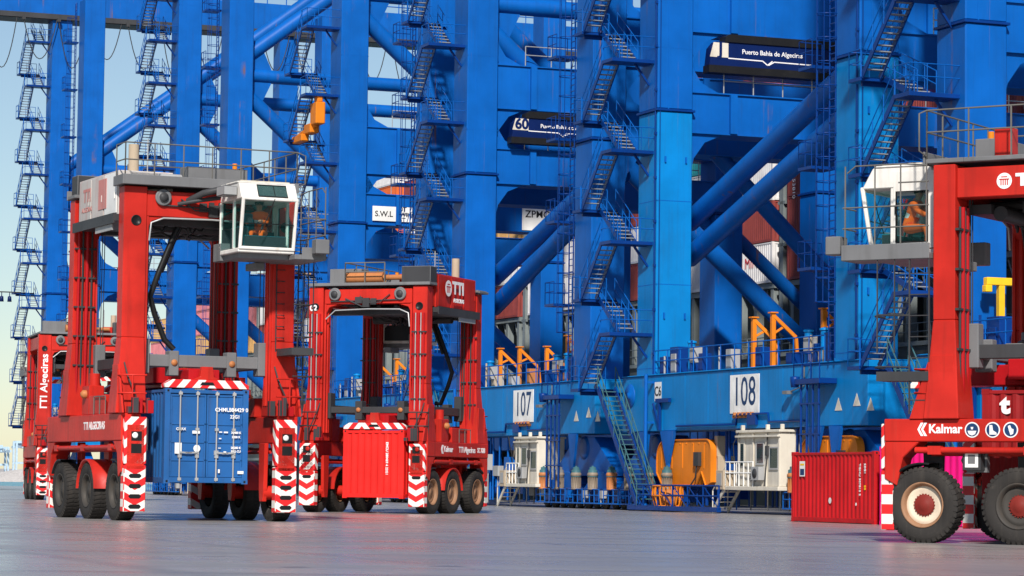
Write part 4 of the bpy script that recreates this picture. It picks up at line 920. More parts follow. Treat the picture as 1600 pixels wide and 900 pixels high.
    for k in range(9):
        x0, x1 = rn.uniform(-1.7, 1.7), rn.uniform(-1.7, 1.7); y0, y1 = rn.uniform(lf, lf+1.2), rn.uniform(lf, lr); h_ = MB()
        h_.path([(x0+(x1-x0)*j/10, y0+(y1-y0)*j/10, T-.75-rn.uniform(.3, .5)*math.sin(math.pi*j/10)) for j in range(11)], rn.uniform(.02, .045), 6); h_.build('hose', rn.choice(['black_plastic', 'dark_steel']), t)
    for y, fl in ((lf, -1), (lr, 1)):
        mb_ = MB()
        for k in range(3): x = -.35+k*.28; mb_.box(x, x+rn.uniform(.1, .3), y+fl*.22, y+fl*rn.uniform(.26, .36), T-.62-rn.uniform(0, .2), T-.45+rn.uniform(0, .1))
        mb_.tube((-1.4, y+fl*.27, T-.5), (1.5, y+fl*.27, T-.55), .025, 6); mb_.build('valve_block', 'dark_steel', t, .01)
        lb_ = MB(); lb_.box(-1.75, 1.75, y-fl*.25, y-fl*.75, T-1.05, T-.84) if False else lb_.box(-1.75, 1.75, min(y-fl*.25, y-fl*.75), max(y-fl*.25, y-fl*.75), T-1.02, T-.8); lb_.build('cross_tray', 'dark_steel', t, .01)
    # deck with rails
    d = MB(); lip = .24 if deckitems == 'a' else .05; d.box(-.85, LX+.3, lf+.42, lr-.42, T+.04, T+.14); d.box(-LX-.4, LX+.3, lf-.45, lf+.42, T+.04, T+.141); d.box(-LX-.4, LX+.3, lr-.42, lr+.3, T+.04, T+.141); d.box(-LX-.42, LX+.32, lf-.5, lf-.45, T+.02, T+.06+lip); d.box(-LX-.46, -LX-.4, lf-.5, lf+.42, T+.02, T+.06+lip); d.box(-LX-.42, LX+.3, lr+.3, lr+.35, T+.02, T+.06+lip); do = d.build('deck', 'grey_steel', t, .015)
    r_ = MB(); 
    if deckitems == 'a': railing(r_, [(-LX-.38, lf+.4, T+.14), (-LX-.38, lf-.42, T+.14), (LX+.28, lf-.42, T+.14), (LX+.28, lr+.28, T+.14), (-.8, lr+.28, T+.14)], h=1.05, step=.9, r=.02)
    else: railing(r_, [(-.6, lr+.1, T+.14), (1.0, lr+.1, T+.14), (1.0, lf, T+.14)], h=.75, step=.9, r=.025)
    if deckitems == 'a': r_.path([(LX+.28, lf-.42, T+1.19), (LX+.5, lf-.5, T+1.1), (LX+.5, lf-.5, T+.3), (LX+.3, lf-.42, T+.2)], .02, 5)
    r_.build('deck_railing', 'dull_rail', do)
    bxs = MB(); bxs.box(-.6, 1.2, lf+.15, lf+.75, T+.14, T+.68, 0); bxs.box(.8, LX, lr-1.6, lr-.9, T+.14, T+.75, 0); bxs.tube((-1.4, lf+.4, T+.3), (-.7, lf+.4, T+.3), .16, 12, 1); bxs.tube((-.4, lr-.3, T+.36), (1.1, lr-.3, T+.36), .2, 14, 2); bxs.tube((-1.2, lr-.3, T+.36), (-.4, lr-.3, T+.36), .1, 12, 2); bxs.box(-2.5, -1.35, lr-.35, lr+.25, T+.14, T+.72, 4)
    bxs.box(LX-.6, LX-.25, lf+.9, lf+1.3, T+.14, T+.8, 3) if lf > -2 else None; bxs.build('deck_equipment', ['grey_steel', 'pale_steel', 'copper_rust' if deckitems != 'a' else 'grey_steel', red, 'dark_steel'], do, .015)
    ex = MB(); ex.tube((-LX+.3, lf+1.0, T+.5), (-LX+.3, lf+1.0, T+1.3), .15, 14, 0); ex.tube((-LX+.3, lf+1.0, T+.14), (-LX+.3, lf+1.0, T+.5), .08, 10, 0); ex.path([(-LX+.9, lf+1.6, T+.14), (-LX+.9, lf+1.6, T+1.55)], .02, 5, 1); ex.tube((.9, lf+.4, T+.68), (.9, lf+.4, T+.86), .07, 8, 2); ex.build('exhaust', ['beige_box', 'galvanised', 'orange_paint'], do)
    # engine house on the -x side
    ey0, ey1 = lf+.45, lr-.55; xe = -LX-.30
    e = MB(); et = T+.5; e.box(xe, -.9, ey0, ey1, T-.75, et)
    em = {'white': 'worn_white', 'red': red}[engine]; eo = e.build('engine_house', em, t, .02)
    for k in range(3):
        ya, yb = ey0+.08+(ey1-ey0-.1)*k/3, ey0-.02+(ey1-ey0-.1)*(k+1)/3
        p = MB(); p.box(xe-.03, xe, ya, yb, T-.70, et-.05); p.bar((xe-.05, ya+.1, T-.3), (xe-.05, ya+.1, T-.1), .03, .03); p.build('engine_panel', em if k else ('white_paint' if engine == 'white' else red), eo, .012)
    v = MB()
    for k in range(9): v.box(xe+.15, -1.1, ey0-.06, ey0, T-.65+k*.11, T-.6+k*.11)
    v.path([(xe+.2, ey0-.05, T-.2), (xe+.1, ey0-.35, T-.5), (xe+.4, ey0-.5, T-.9)], .06, 6); v.build('louvre', 'dark_steel', eo)
    sk = MB(); sk.box(xe-.12, -.9, ey0-.1, ey1+.1, T-.93, T-.75); sk.box(xe-.16, xe-.12, ey0-.1, ey1+.1, T-1.0, T-.72, 0); sk.box(xe-.1, xe-.06, ey0+.2, ey0+1.8, T-1.17, T-.98, 1); sk.build('engine_tray', ['dark_steel', 'pale_steel'], eo)
    # side beams, guards
    for s in (-1, 1):
        m = MB(); x0, x1 = sorted((s*2.02, s*2.58)); m.box(x0, x1, b0, b1, bz0, bz1); xo = s*2.58
        m.prism([(b0, bz0), (b0, 1.35), (b0+.28, 1.2), (b0+.42, bz0-.35), (b0+.8, bz0)], 'x', x0+.02, x1-.02); m.prism([(b1, bz0), (b1, 1.35), (b1-.28, 1.2), (b1-.42, bz0-.35), (b1-.8, bz0)], 'x', x0+.02, x1-.02)
        so = m.build('side_beam', red, t, .02)
        rod = MB(); rod.tube((s*2.5, b0+.7, bz0-.18), (s*2.5, b1-.7, bz0-.18), .07, 10); rod.tube((s*2.1, b0+.9, bz0-.25), (s*2.1, b1-.9, bz0-.25), .05, 8)
        for yy in wy: rod.cbox((s*2.5, yy+.3, bz0-.18), (.14, .3, .18))
        rod.build('steering_rod', red, so)
        bx = MB(); ym = (lf+lr)/2; bx.box(min(s*1.95, s*2.5), max(s*1.95, s*2.5), ym-1.1, ym+.4, bz1, bz1+.55); bx.box(min(s*2, s*2.45), max(s*2, s*2.45), ym+.6, ym+1.3, bz1, bz1+.85); bx.tube((s*2.2, ym+.9, bz1+.85), (s*2.2, ym+.9, bz1+1.2), .16, 12); bx.lathe([(.12, 0), (.12, .1), (.05, .16), (0, .16)], (s*2.45, ym+.9, bz1+.6), (s, 0, 0), 12, 1)
        if s in hyd: bx.build('hydraulic_box', [red, 'copper_rust'], so, .02)
        rr = MB(); railing(rr, [(s*2.54, ym-1.3, bz1), (s*2.54, ym-.2, bz1)], h=.5, step=.55, r=.016, mid=False); s in hyd and rr.build('hand_rail', 'dull_rail', so)
        for y, fl, gy in ((gf, -1, b0), (gr, 1, b1)):
            xa, xb = sorted((s*1.89, s*2.52)); ya, yb = sorted((y, gy+(.0 if fl < 0 else 0)))
            g = MB(); ya, yb = (y, y+.30) if fl < 0 else (y-.30, y)
            g.box(xa, xb, ya, yb, 1.55, bz1-.1, 0); g.hexa([(xa, ya, .25), (xb, ya, .25), (xb, yb, .25), (xa, yb, .25), (xa, ya, 1.52), (xb, ya, 1.52), (xb, yb, 1.52), (xa, yb, 1.52)], 1)
            g.box(xa+.05, xb-.05, min(ya, gy), max(yb, gy), 1.4, bz1-.3, 2)
            go = g.build('corner_guard', ['stripe_diagonal', 'stripe_chevron', red], t, .02)
            xc = s*2.2; ho = MB(); yf = y+fl*.004
            for z in ((.38, .66, .94, 1.22) if slots else (1.3,)): ho.prism([(xc-.18, z), (xc-.13, z-.05), (xc+.13, z-.05), (xc+.18, z), (xc+.18, z+.02), (xc+.13, z+.07), (xc-.13, z+.07), (xc-.18, z+.02)], 'y', min(yf, yf-fl*.012), max(yf, yf-fl*.012))  # solid black plates, paint the shade inside the guard slots
            for z in (1.98, 2.32): ho.box(xc-.13, xc+.17, min(yf, yf-fl*.012), max(yf, yf-fl*.012), z-.13, z+.13)
            ho.build('step_slot', 'black_plastic', go)
            la = MB(); la.lathe([(.08, 0), (.085, .03), (.06, .05), (0, .05)], (xc-.03, y+fl*.004, 2.34), (0, fl, 0), 14); la.build('headlight', 'white_paint' if fl < 0 else 'carrier_red', go)
    # wheels
    for s in (-1, 1):
        for i, y in enumerate(wy):
            mid = 0 < i < len(wy)-1
            w = share('tyre', lambda: tyre_mesh().mesh('tyre', ['rubber']), 'wheel', t, (s*2.28, y, .80), 0 if s > 0 else math.pi)
            rm = rim if (i == 0 or shield) else ('rim_dark', 'rim_dark', 'hub_red')  # without shields, wheels after the first get shadow painted in as dark rims
            share(('rim', rm), lambda: rim_mesh().mesh('rim', [rm[0], rm[1]]), 'rim', w); share(('hub', rm), lambda: hub_mesh().mesh('hub', [rm[2]]), 'hub', w)
            f = MB(); xi = s*1.93; f.prism([(y-.24, bz0), (y+.24, bz0), (y+.2, .9), (y+.14, .55), (y-.14, .55), (y-.2, .9)], 'x', min(xi, xi-s*.12), max(xi, xi-s*.12)); f.tube((xi-s*.1, y, .8), (s*2.2, y, .8), .2, 12)
            f.build('wheel_fork', fork or red, t, .015)
            fe = MB(); pr = [(.86, -.3), (.86, .3), (.90, .3), (.90, -.3)]
            if mid: fe.lathe(pr, (s*2.25, y, .80), (s, 0, 0), 12, 0, True, -1.5, 1.5)
            else: fe.lathe(pr, (s*2.25, y, .80), (s, 0, 0), 8, 0, True, *((-.2, 1.0) if (y < 0) == (s > 0) else (-1.0, .2)))
            fe.build('mudguard', red if mid else 'black_plastic', t) if shield or i == 0 else None
    # lifting frame and spreader
    fy = lf+.3 if liftend == 'f' else lr-.3; fl = -1 if liftend == 'f' else 1; zf = ctop+.62; cyf = gf+.1 if liftend == 'f' else gr
    for y in (lf+.3, lr-.3):
        m = MB(); m.box(-1.86, 1.86, y-.16, y+.16, zf, zf+(.34 if liftend == 'f' else .24)); m.box(-1.9, -1.6, y-.22, y+.22, zf-.2, zf+.75); m.box(1.6, 1.9, y-.22, y+.22, zf-.2, zf+.75)
        for x in (cx-.75, cx+.95): m.box(x-.14, x+.14, y-.2, y+.2, zf-.25, zf+.45)
        lo = m.build('lift_beam', 'grey_steel' if liftend == 'f' else 'dark_steel', t, .02); pn = MB()
        for x in (cx-.75, cx+.95): pn.lathe([(.09, 0), (.09, .03), (0, .03)], (x, y+fl*.2, zf+.12), (0, fl, 0), 12)
        pn.build('pin', 'copper_rust', lo)
    for s in (-1, 1): m = MB(); m.box(s*1.72-.12, s*1.72+.12, lf+.4, lr-.4, zf, zf+.3); m.build('lift_side_rail', 'dark_steel', t, .015)
    sp = MB(); y0, y1 = (cyf, cyf+6.06) if liftend == 'f' else (cyf-6.06, cyf); yc = (y0+y1)/2
    sp.box(cx-.45, cx+.45, y0+.3, y1-.3, ctop+.1, ctop+.55); sp.box(cx-.9, cx+.9, yc-.9, yc+.9, ctop+.2, ctop+.65); so = sp.build('spreader', dk, t, .02)
    for yy, f2 in ((y0, -1), (y1, 1)):
        e2 = MB(); e2.prism([(cx-1.22, ctop+.02), (cx+1.22, ctop+.02), (cx+1.22, ctop+.12), (cx+1.0, ctop+.25), (cx-1.0, ctop+.25), (cx-1.22, ctop+.12)], 'y', min(yy, yy-f2*.4), max(yy, yy-f2*.4))
        eo = e2.build('spreader_end', 'stripe_spreader', so, .01)
        s2 = MB(); s2.prism([(cx-.42, ctop+.25), (cx+.42, ctop+.25), (cx+.2, ctop+.34), (cx+.16, ctop+.62), (cx-.16, ctop+.62), (cx-.2, ctop+.34)], 'y', min(yy-f2*.03, yy-f2*.2), max(yy-f2*.03, yy-f2*.2)); s2.build('centre_arm', red, so, .01)
        s3 = MB(); s3.prism([(cx-.22, ctop+.10), (cx+.22, ctop+.10), (cx+.16, ctop+.19), (cx-.16, ctop+.19)], 'y', min(yy+f2*.004, yy-f2*.01), max(yy+f2*.004, yy-f2*.01)); s3.build('hand_slot', 'black_plastic', so)
    # ropes and the black cable loop
    rp = MB()
    for sx in (-1, 1):
        for y in (lf+.3, lr-.3):
            for dx in (-.06, .05, .12): rp.tube((sx*1.75+dx, y, zf+.7), (sx*1.75+dx, y, T-.5), .014, 5)
    rp.build('hoist_rope', 'dark_steel', t)
    cb = MB(); cb.path([(-.6, lf+.5, T-.8), (-.85, lf+.5, T-1.3), (-1.25, lf+.5, T-2.3), (-1.5, lf+.5, T-3.0), (-1.35, lf+.5, T-3.5), (-1.05, lf+.5, T-4.2), (-.8, lf+.4, zf+.5)], .085, 8); cb.path([(-.5, lf+.6, T-.8), (-.75, lf+.6, T-1.3), (-1.15, lf+.6, T-2.3)], .06, 8); cb.build('cable_loop', 'black_plastic', t)
    # cab at the +x front corner
    Y = lf; cx0, cx1 = .2, 1.85; P = [(-1.97, .08), (-2.23, -.37), (-2.0, -1.72), (-.42, -1.72), (-.42, -.37), (-.6, .08)]
    P = [(Y+a, T+b) for a, b in P]
    c = MB(); c.prism([P[0], P[1], P[4], P[5]], 'x', cx0, cx1); c.box(cx0, cx1, P[2][0], P[3][0], P[2][1]-.12, P[2][1]); c.box(cx0-.03, cx1+.03, P[5][0]-1.3, P[5][0]+.1, T+.08, T+.12)
    def pil(a, b, x, w=.09, h=.09): c.bar((x, *a), (x, *b), w, h, up=(0, 1, 0))
    md = Y-1.50
    for x in (cx0+.045, cx1-.045):
        pil(P[1], P[2], x); pil(P[3], P[4], x); pil((md, T-.37), (md, T-1.72), x, .07, .12)
    for a in (P[1], P[2]): c.bar((cx0, a[0], a[1]), (cx1, a[0], a[1]), .09, .09)
    co = c.build('cab', 'cab_white', t, .02)
    ro = MB(); ro.box(cx0+.1, cx1-.1, P[5][0]-1.2, P[5][0], T+.12, T+.17); ro.build('roof_hatch', 'cream_paint', co, .01)
    rw = MB(); rw.box(cx0+.05, cx1-.05, P[3][0]-.05, P[3][0]-.02, P[3][1], P[4][1]-.75); rw.build('rear_panel', 'dark_seat', co)
    def pane(nm, pts, mat):
        g = MB(); nn = (Vector(pts[1])-Vector(pts[0])).cross(Vector(pts[2])-Vector(pts[0])).normalized()*.012
        g.hexa([Vector(p) for p in pts]+[Vector(p)+nn for p in pts]) if len(pts) == 4 else None
        return g.build(nm, mat, co)
    gm = 'cab_glass'
    pane('front_window', [(cx0+.09, P[1][0], P[1][1]-.05), (cx1-.09, P[1][0], P[1][1]-.05), (cx1-.09, P[2][0], P[2][1]+.05), (cx0+.09, P[2][0], P[2][1]+.05)], gm)
    for x in (cx0+.02, cx1-.035):
        pane('side_window', [(x, P[1][0]+.05, P[1][1]-.06), (x, md-.06, P[1][1]-.06), (x, md-.06, P[2][1]+.03), (x, P[2][0]+.06, P[2][1]+.03)], gm)
    # right-hand door with its framed window, left rear quarter pane
    x = cx1-.02; dr = MB(); ya, yb, za, zb = md+.03, P[3][0]+.01, P[3][1]+.02, T-.02; wa, wb, wz0, wz1 = md+.10, P[3][0]-.24, T-1.56, T-.46
    dr.box(x, x+.04, ya, wa, za, zb); dr.box(x, x+.04, wb, yb, za, zb); dr.box(x, x+.04, wa, wb, za, wz0); dr.box(x, x+.04, wa, wb, wz1, zb); dr.box(x+.04, x+.07, ya+.04, ya+.09, T-.95, T-.75, 1)
    dro = dr.build('cab_door', ['cab_white', 'black_plastic'], co)
    fr = MB(); fr.path([(x+.042, wa, wz0), (x+.042, wb, wz0), (x+.042, wb, wz1), (x+.042, wa, wz1), (x+.042, wa, wz0)], .02, 5); fr.build('window_seal', 'black_plastic', dro)
    pane('door_window', [(x+.01, wa, wz0), (x+.01, wb, wz0), (x+.01, wb, wz1), (x+.01, wa, wz1)], gm)
    pane('side_window', [(cx0+.02, md+.06, T-.43), (cx0+.02, P[3][0]-.09, T-.43), (cx0+.02, P[3][0]-.09, P[3][1]+.03), (cx0+.02, md+.06, P[3][1]+.03)], gm)
    pane('rear_window', [(cx0+.09, P[3][0]-.06, P[4][1]-.72), (cx1-.09, P[3][0]-.06, P[4][1]-.72), (cx1-.09, P[4][0]-.06, P[4][1]-.04), (cx0+.09, P[4][0]-.06, P[4][1]-.04)], gm)
    sl = MB()   # skylight set in the sloping forehead
    a, b = Vector((0, *P[0])), Vector((0, *P[1])); nf = Vector((0, -(a.z-b.z), (a.y-b.y))).normalized(); nf = nf if nf.y < 0 else -nf
    def onslope(x, f, o): q = b.lerp(a, f)+nf*o; return Vector((x, q.y, q.z))
    sl.hexa([onslope(x, f, o) for o in (.0, .012) for x, f in ((cx0+.5, .15), (cx1-.3, .15), (cx1-.3, .88), (cx0+.5, .88))]); slo = sl.build('skylight', 'cab_glass_dark', co)
    s4 = MB(); s4.path([onslope(x, f, .014) for x, f in ((cx0+.5, .15), (cx1-.3, .15), (cx1-.3, .88), (cx0+.5, .88), (cx0+.5, .15))], .018, 5); s4.path([onslope(x, f, .014) for x, f in ((cx0+.98, .15), (cx0+.98, .88))], .012, 5); s4.build('skylight_seal', 'black_plastic', slo)
    wp = MB(); wp.path([(cx0+.95, P[1][0]-.04, P[1][1]+.02), (cx0+.78, P[1][0]-.02, P[1][1]-.45), (cx0+.55, P[1][0]+.05, P[1][1]-.95)], .014, 5); wp.tube((cx0+.1, P[1][0]+.06, T-1.05), (cx1-.1, P[1][0]+.06, T-1.05), .014, 6); wp.build('wiper', 'black_plastic', co)
    it = MB(); sx0, sy0, sz0 = 1.1, Y-1.0, T-1.3
    it.box(sx0-.25, sx0+.25, sy0-.25, sy0+.25, sz0-.1, sz0, 0); it.box(sx0-.25, sx0+.25, sy0+.2, sy0+.3, sz0, sz0+.6, 0); it.box(sx0-.12, sx0+.12, sy0-.12, sy0+.12, T-1.72, sz0-.1, 1); it.box(cx0+.15, cx0+.4, Y-1.7, Y-.9, T-1.72, T-1.1, 1); it.box(cx0+.2, cx1-.2, Y-1.85, Y-1.6, T-1.7, T-1.35, 1); it.bar((sx0-.1, Y-1.6, T-1.35), (sx0, Y-1.45, T-1.0), .06, .06, 1); it.lathe([(.17, 0), (.19, .015), (.17, .03)], (sx0, Y-1.44, T-1.0), (0, .5, 1), 16, 1); it.box(cx0+.25, cx0+.5, Y-1.75, Y-1.7, T-1.0, T-.75, 1)
    it.build('seat_and_console', ['teal_seat', 'dark_seat'], co, .02)
    pf = MB(); pf.box(cx1-.1, LX+.42, Y-2.3, Y-.28, T-2.0, T-1.86); pf.box(cx1+.1, LX+.45, Y-2.34, Y-2.3, T-2.0, T-1.66); pf.box(LX+.42, LX+.47, Y-2.34, Y-.28, T-2.0, T-1.66); pf.box(cx0+.1, cx1-.1, Y-1.8, Y-.4, T-1.99, T-1.84); pf.box(cx0, cx0+.3, Y-.5, Y+.1, T-2.0, T-1.5); pf.box(1.2, 1.5, Y-.6, Y+.2, T-2.2, T-2.0); pf.build('cab_platform', 'grey_steel', t, .015)
    rl = MB()
    for yy in (Y-2.25, Y-1.55, Y-.95, Y-.35): rl.tube((LX+.45, yy, T-1.9), (LX+.45, yy, T+.05), .018, 5)
    for z in (T-1.3, T-.85, ): rl.tube((LX+.45, Y-2.3, z), (LX+.45, Y-.3, z), .018, 5); rl.tube((LX+.45, Y-2.3, z), (cx1+.1, Y-2.32, z), .018, 5)
    rl.path([(LX+.45, Y-2.2, T-.1), (LX+.45, Y-2.0, T+.05), (LX+.45, Y-.9, T+.05), (LX+.45, Y-.35, T-.0)], .018, 5); rl.tube((LX+.45, Y-1.0, T-.35), (LX+.45, Y-.3, T-.35), .018, 5); rl.build('cab_rail', 'dull_rail', t)
    cu = MB(); cu.box(LX+.0, LX+.4, Y-2.75, Y-2.4, T-1.85, T-1.45, 0); cu.box(cx0-.42, cx0-.02, Y-1.9, Y-1.3, T-.28, T-.02, 1); cu.path([(cx0-.9, Y-.3, T-.35), (cx0-.6, Y-.8, T-.15), (cx0-.2, Y-1.0, T-.05), (cx0+.1, Y-.9, T+.05)], .1, 8, 2); cu.path([(cx0-1.2, Y-.3, T-.45), (cx0-.7, Y-.6, T-.35), (cx0-.1, Y-.7, T-.25)], .06, 8, 2); cu.build('cab_fittings', ['grey_steel', 'pale_steel', 'dark_steel'], t, .02)
    # hanging access ladder cage below the cab
    lc = MB()
    for yy in (Y-.75, Y-.3): lc.tube((LX+.42, yy, bz1+.1), (LX+.42, yy, T-1.9), .022, 5)
    for yy in (Y-1.5, Y-1.1): lc.tube((LX+.42, yy, T-4.0), (LX+.42, yy, T-1.9), .018, 5)
    for z in [bz1+.4+.45*k for k in range(int((T-2.2-bz1)/.45))]: lc.tube((LX+.42, Y-.75, z), (LX+.42, Y-.3, z), .015, 4)
    for z in (bz1+1.1, bz1+2.2, T-3.2): lc.path([(LX+.42, Y-.75, z), (LX+.42, Y-1.5, z+.02), (LX+.3, Y-1.6, z), (LX-.2, Y-1.6, z)], .018, 5)
    lc.box(LX-.2, LX+.46, Y-1.5, Y-.3, T-4.6, T-4.4); lc.build('access_ladder', 'dark_steel', t)
    return t
def at_local(t, p): a = t.rotation_euler.z; c, s = math.cos(a), math.sin(a); return (t.location.x+p[0]*c-p[1]*s, t.location.y+p[0]*s+p[1]*c, p[2])

A1, A2, A3, A4 = R(25), R(158.4), R(-122), R(196)
s1 = carrier('big red straddle carrier at left, white cab facing front, holding the blue container', (-9.575, 81.8, 0), A1, 9.25, -2.4, 2.4, -2.95, 4.4, (-2.15, .5, 3.2), (2.2, 2.95), -3.1, 4.55, 3.66, -.13, rim=('rim_dark', 'rim_dark', 'rim_dark'))
s2 = carrier('red straddle carrier in the middle seen from behind, holding a bright red container', (-4.34, 107.15, 0), A2, 8.34, -2.4, 2.4, -3.0, 2.85, (-2.15, .26, 2.15), (2.1, 2.64), -3.12, 3.0, 3.05, -.48, rim=('rim_rust', 'rim_rust', 'rim_rust'), engine='red', liftend='r', deckitems='b', slots=False, LX=2.1, LW=.29, bd=.64)
s3 = carrier('nearest red straddle carrier cut by the right edge, seen from its side', (11.90, 61.46, 0), A3, 8.03, -1.65, 3.4, -3.0, 5.4, (-2.15, 0, 2.15, 4.3), (2.14, 2.62), -3.1, 5.5, 3.3, 0, rim=('rim_rust', 'rim_cream', 'hub_red'), fork='dark_steel', shield=False, hyd=(-1,))
s4 = carrier('smallest red straddle carrier at far left, half hidden by the big one', (-22.85, 150.9, 0), A4, 8.6, -2.4, 2.4, -3.0, 2.85, (-2.15, 0, 2.15), (2.2, 2.8), -3.12, 3.0, 6.2, 0, rim=('rim_dark', 'rim_dark', 'rim_dark'), engine='red', liftend='r', deckitems='b', opipes=False)
# lettering
fd = MB(); fd.box(-2.545, -2.534, -.95, -.2, 8.75, 9.6, 0); fd.build('faded_patch', 'faded_red', s1)
text('TTI', .5, 'faded_red', s1, (-2.536, .95, 9.25), '-x', bold=.02); text('ALGECIRAS', .2, 'faded_red', s1, (-2.536, .95, 8.85), '-x')
text('TTI ALGECIRAS', .30, 'white_letter', s1, (-2.583, -.4, 2.62), '-x', bold=.008)
tti_logo(s2, (-2.532, 1.0, 8.34+.0), .3, '-x'); text('TTI', .62, 'white_letter', s2, (-2.532, .05, 8.34+.03), '-x', bold=.03, sx=1.2); text('ALGECIRAS', .2, 'white_letter', s2, (-2.532, .0, 8.34-.42), '-x', bold=.008)
kalmar(s2, (-2.583, 1.35, 2.37), .22, '-x'); text('TTI Algeciras', .3, 'white_letter', s2, (-2.583, -.9, 2.37), '-x', bold=.008); text('SC 028', .26, 'white_letter', s2, (-2.583, -2.3, 2.37), '-x', bold=.006)
kalmar(s3, (2.583, -1.98, 2.40), .195, '+x')
for i, y in enumerate((-.98, -.52, -.12)):
    b = MB(); c = (2.583, y, 2.39); disc(b, c, .165, 0, (1, 0, 0), 0, 26); disc(b, (2.586, y, 2.39), .138, 0, (1, 0, 0), 1, 26)
    x = 2.592
    if i == 0: b.prism([(y-.10, 2.37), (y+.10, 2.37), (y+.07, 2.30), (y, 2.27), (y-.07, 2.30)], 'x', x, x+.003, 0); b.prism([(y-.03, 2.45), (y+.03, 2.45), (y+.02, 2.40), (y-.02, 2.40)], 'x', x, x+.003, 0)
    if i == 1: b.prism([(y-.07, 2.49), (y-.005, 2.49), (y+.01, 2.38), (y+.09, 2.33), (y+.09, 2.29), (y-.07, 2.29)], 'x', x, x+.003, 0)
    if i == 2: b.prism([(y-.06, 2.47), (y-.01, 2.49), (y+.02, 2.42), (y+.07, 2.40), (y+.06, 2.31), (y-.0, 2.28), (y-.03, 2.36)], 'x', x, x+.003, 0)
    b.build('safety_badge', ['white_letter', 'ink_blue'], s3)
tti_logo(s3, (2.444, -.32, 8.03-.40), .17, '+x'); text('TTI', .34, 'white_letter', s3, (2.446, -.05, 8.03-.40), '+x', bold=.02, sx=1.35, align='LEFT')
tti_logo(s4, (2.2, 2.40+.256, 4.05), .2, '+y', turn=math.pi/2); text('TTI Algeciras', .52, 'white_letter', s4, (2.2, 2.657, 6.1), '+y', bold=.01, turn=math.pi/2, sx=1.05)
text('02', .3, 'white_letter', s2, (2.2, 2.657, 7.55), '+y', bold=.01); text('7', .3, 'white_letter', s2, (2.2, 2.657, 7.2), '+y', bold=.01)
wl = MB(); wl.box(2.2, 2.44, -1.25, -.85, 1.55, 2.0, 0); wl.prism([(-1.4, 1.75), (-1.25, 1.5), (-.8, 1.5), (-.8, 1.95), (-1.3, 1.95)], 'x', 2.05, 2.2, 1); wl.box(2.44, 2.452, -1.2, -.9, 1.6, 1.95, 2); wl.box(2.452, 2.458, -1.13, -.97, 1.68, 1.87, 1)
wl.build('work_light', ['dark_steel', 'grey_steel', 'white_paint'], s3, .01)
# the containers they carry
def carried(t, name, label, x, y, z, col, door, H, marks=()):
    c = container(name, label, at_local(t, (x, y, z)), t.rotation_euler.z, 6.06, col, door=door, H=H, group=None); return c
k1 = carried(s1, 'shipping_container', 'blue container with white door markings hanging under the big left carrier', -.13, .03, 1.04, 'container_blue', '-y', 2.61)
k2 = carried(s2, 'shipping_container', 'bright red ribbed container hanging under the middle carrier', -.48, -.03, .55, 'container_bright_red', None, 2.49)
k3 = carried(s3, 'shipping_container', 'dark red container with a white t held by the nearest carrier', 0, 1.7, .72, 'container_shaded_maroon', None, 2.57)
for body, x, z, s in (('CHMU', .45, 2.05, .15), ('884429 0', .92, 2.05, .15), ('22G1', .82, 1.86, .13), ('30480 K', .86, 1.42, .085), ('2200 K', .86, 1.30, .085), ('28280 K', .86, 1.0, .085), ('33.2 CU', .86, .9, .085), ('CMAX', -.75, 1.5, .10)): text(body, s, 'white_letter', k1, (x, -3.03-.012, z), '-y', bold=.003)
pt = MB(); yy = -3.03-.011
for x0, x1, z0, z1 in ((-.42, -.2, 1.38, 1.46), (-.92, -.72, .82, 1.12), (.36, .45, 1.42, 1.45), (.5, .62, 1.41, 1.45), (.36, .43, 1.24, 1.27), (.34, .42, .98, 1.0), (.5, .58, .84, .9), (.35, .4, .3, .4), (.92, 1.1, .28, .36)): pt.box(x0, x1, yy, yy+.003, z0, z1)
disc(pt, (-.28, yy+.003, .97), .1, 0, (0, -1, 0)); pt.build('door_sticker', 'white_paint', k1)['kind'] = 'stuff'
text('l', 1.2, 'white_letter', k1, (-1.235, -1.5, 1.3), '-x', bold=.04)
text('EMCU 280469 4 22G1', .13, 'white_letter', k2, (-.55, 3.03+.006, 1.45), '+y', turn=-math.pi/2, bold=.003)
text('t', .5, 'white_letter', k3, (1.226, -2.5, 2.22), '+x', bold=.03, sx=1.1)
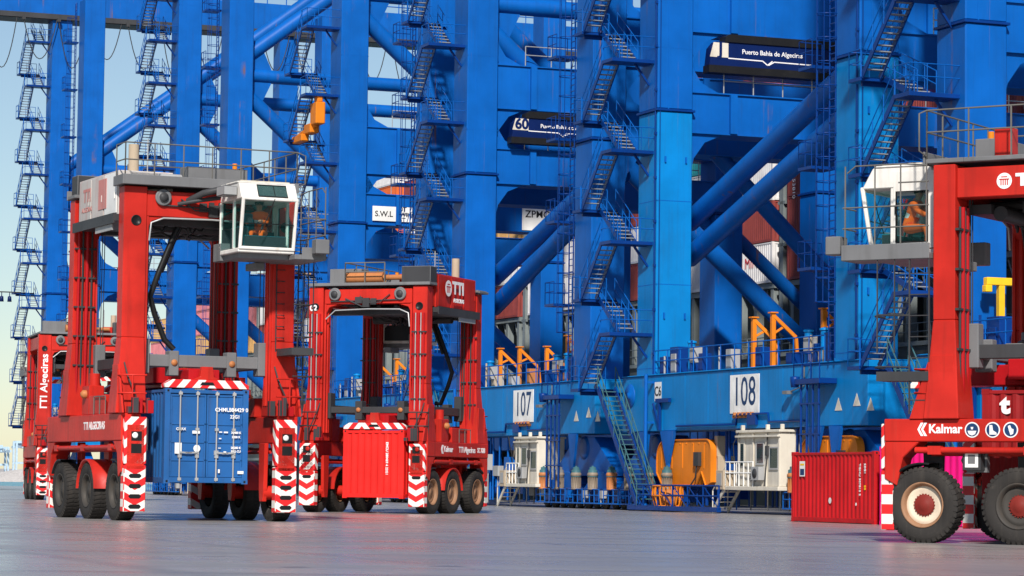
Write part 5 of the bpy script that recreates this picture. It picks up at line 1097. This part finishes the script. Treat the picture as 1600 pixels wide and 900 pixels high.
# containers standing on the ground by the right carrier
P0, P1 = Vector((9.41, 95.2)), Vector((11.46, 89.6)); dv = (P1-P0).normalized(); pr = Vector((-dv.y, dv.x)); a = math.atan2(dv.y, dv.x)-math.pi/2
cen = (P0+P1)/2+pr*1.22; k4 = container('shipping_container', 'red container standing on the ground left of the nearest carrier', (cen.x, cen.y, 0), a, 5.96, 'container_red', H=2.30)
side = '-x' if True else '+x'
lb = MB(); sx = 1.226
k4['note'] = 0; del k4['note']
P2 = Vector((11.50, 88.6)); d2 = Vector((.57, -.82)).normalized(); pr2 = Vector((-d2.y, d2.x)); cen2 = P2+d2*3.03+pr2*1.22
k5 = container('shipping_container', 'magenta pink container on the ground behind the big front wheel', (cen2.x, cen2.y, 0), math.atan2(d2.y, d2.x)-math.pi/2, 6.06, 'container_magenta', H=2.42)
# which local side of the red one looks at the camera
loc = Matrix.Rotation(-a, 2) @ Vector((-cen.x, -cen.y)); sg = 1 if loc.x > 0 else -1; fc = '+x' if sg > 0 else '-x'; yfar = -2.98 if (Matrix.Rotation(-a, 2) @ (P0-cen)).y < 0 else 2.98; fy = 1 if yfar > 0 else -1
m = MB(); m.box(*sorted((sg*1.226, sg*1.23)), *sorted((fy*2.35, fy*1.95)), 1.5, 2.0, 0); m.box(*sorted((sg*1.231, sg*1.234)), *sorted((fy*2.3, fy*2.0)), 1.54, 1.75, 1); m.box(*sorted((sg*1.231, sg*1.234)), *sorted((fy*2.3, fy*2.0)), 1.86, 1.92, 2); disc(m, (sg*1.226, fy*.1, .72), .1, 0, (sg, 0, 0)); disc(m, (sg*1.226, -fy*1.75, .62), .05, 0, (sg, 0, 0)); m.build('label_sticker', ['white_paint', 'ink_blue', 'yellow_paint'], k4)
text('TGHU 307815 2', .15, 'white_letter', k4, (sg*1.226, -fy*2.0, 1.4), fc, turn=-math.pi/2, bold=.003); text('22G1', .15, 'white_letter', k4, (sg*1.226, -fy*2.35, 1.75), fc, turn=-math.pi/2, bold=.003); text('88', .16, 'yellow_paint', k4, (sg*1.226, -fy*2.35, 1.15), fc, turn=-math.pi/2, bold=.003)
# operators in their cabs
def seat(t, T, lf, x=1.1, dy=-1.0): return at_local(t, (x, lf+dy, T-1.34))
person('seated operator in orange jacket inside the front-facing cab at left', seat(s1, 9.25, -2.4, 1.15, -1.15), A1+R(-35), scale=1.12)
person('operator in orange overalls seated inside the white cab at right, seen from the side', seat(s3, 8.03, -1.65, 1.45, -1.33), A3+R(180), lean=.2, reach=.5, scale=1.12)
person('operator in orange jacket deep inside the middle carrier, behind its far left leg', seat(s2, 8.34, -2.4), A2)
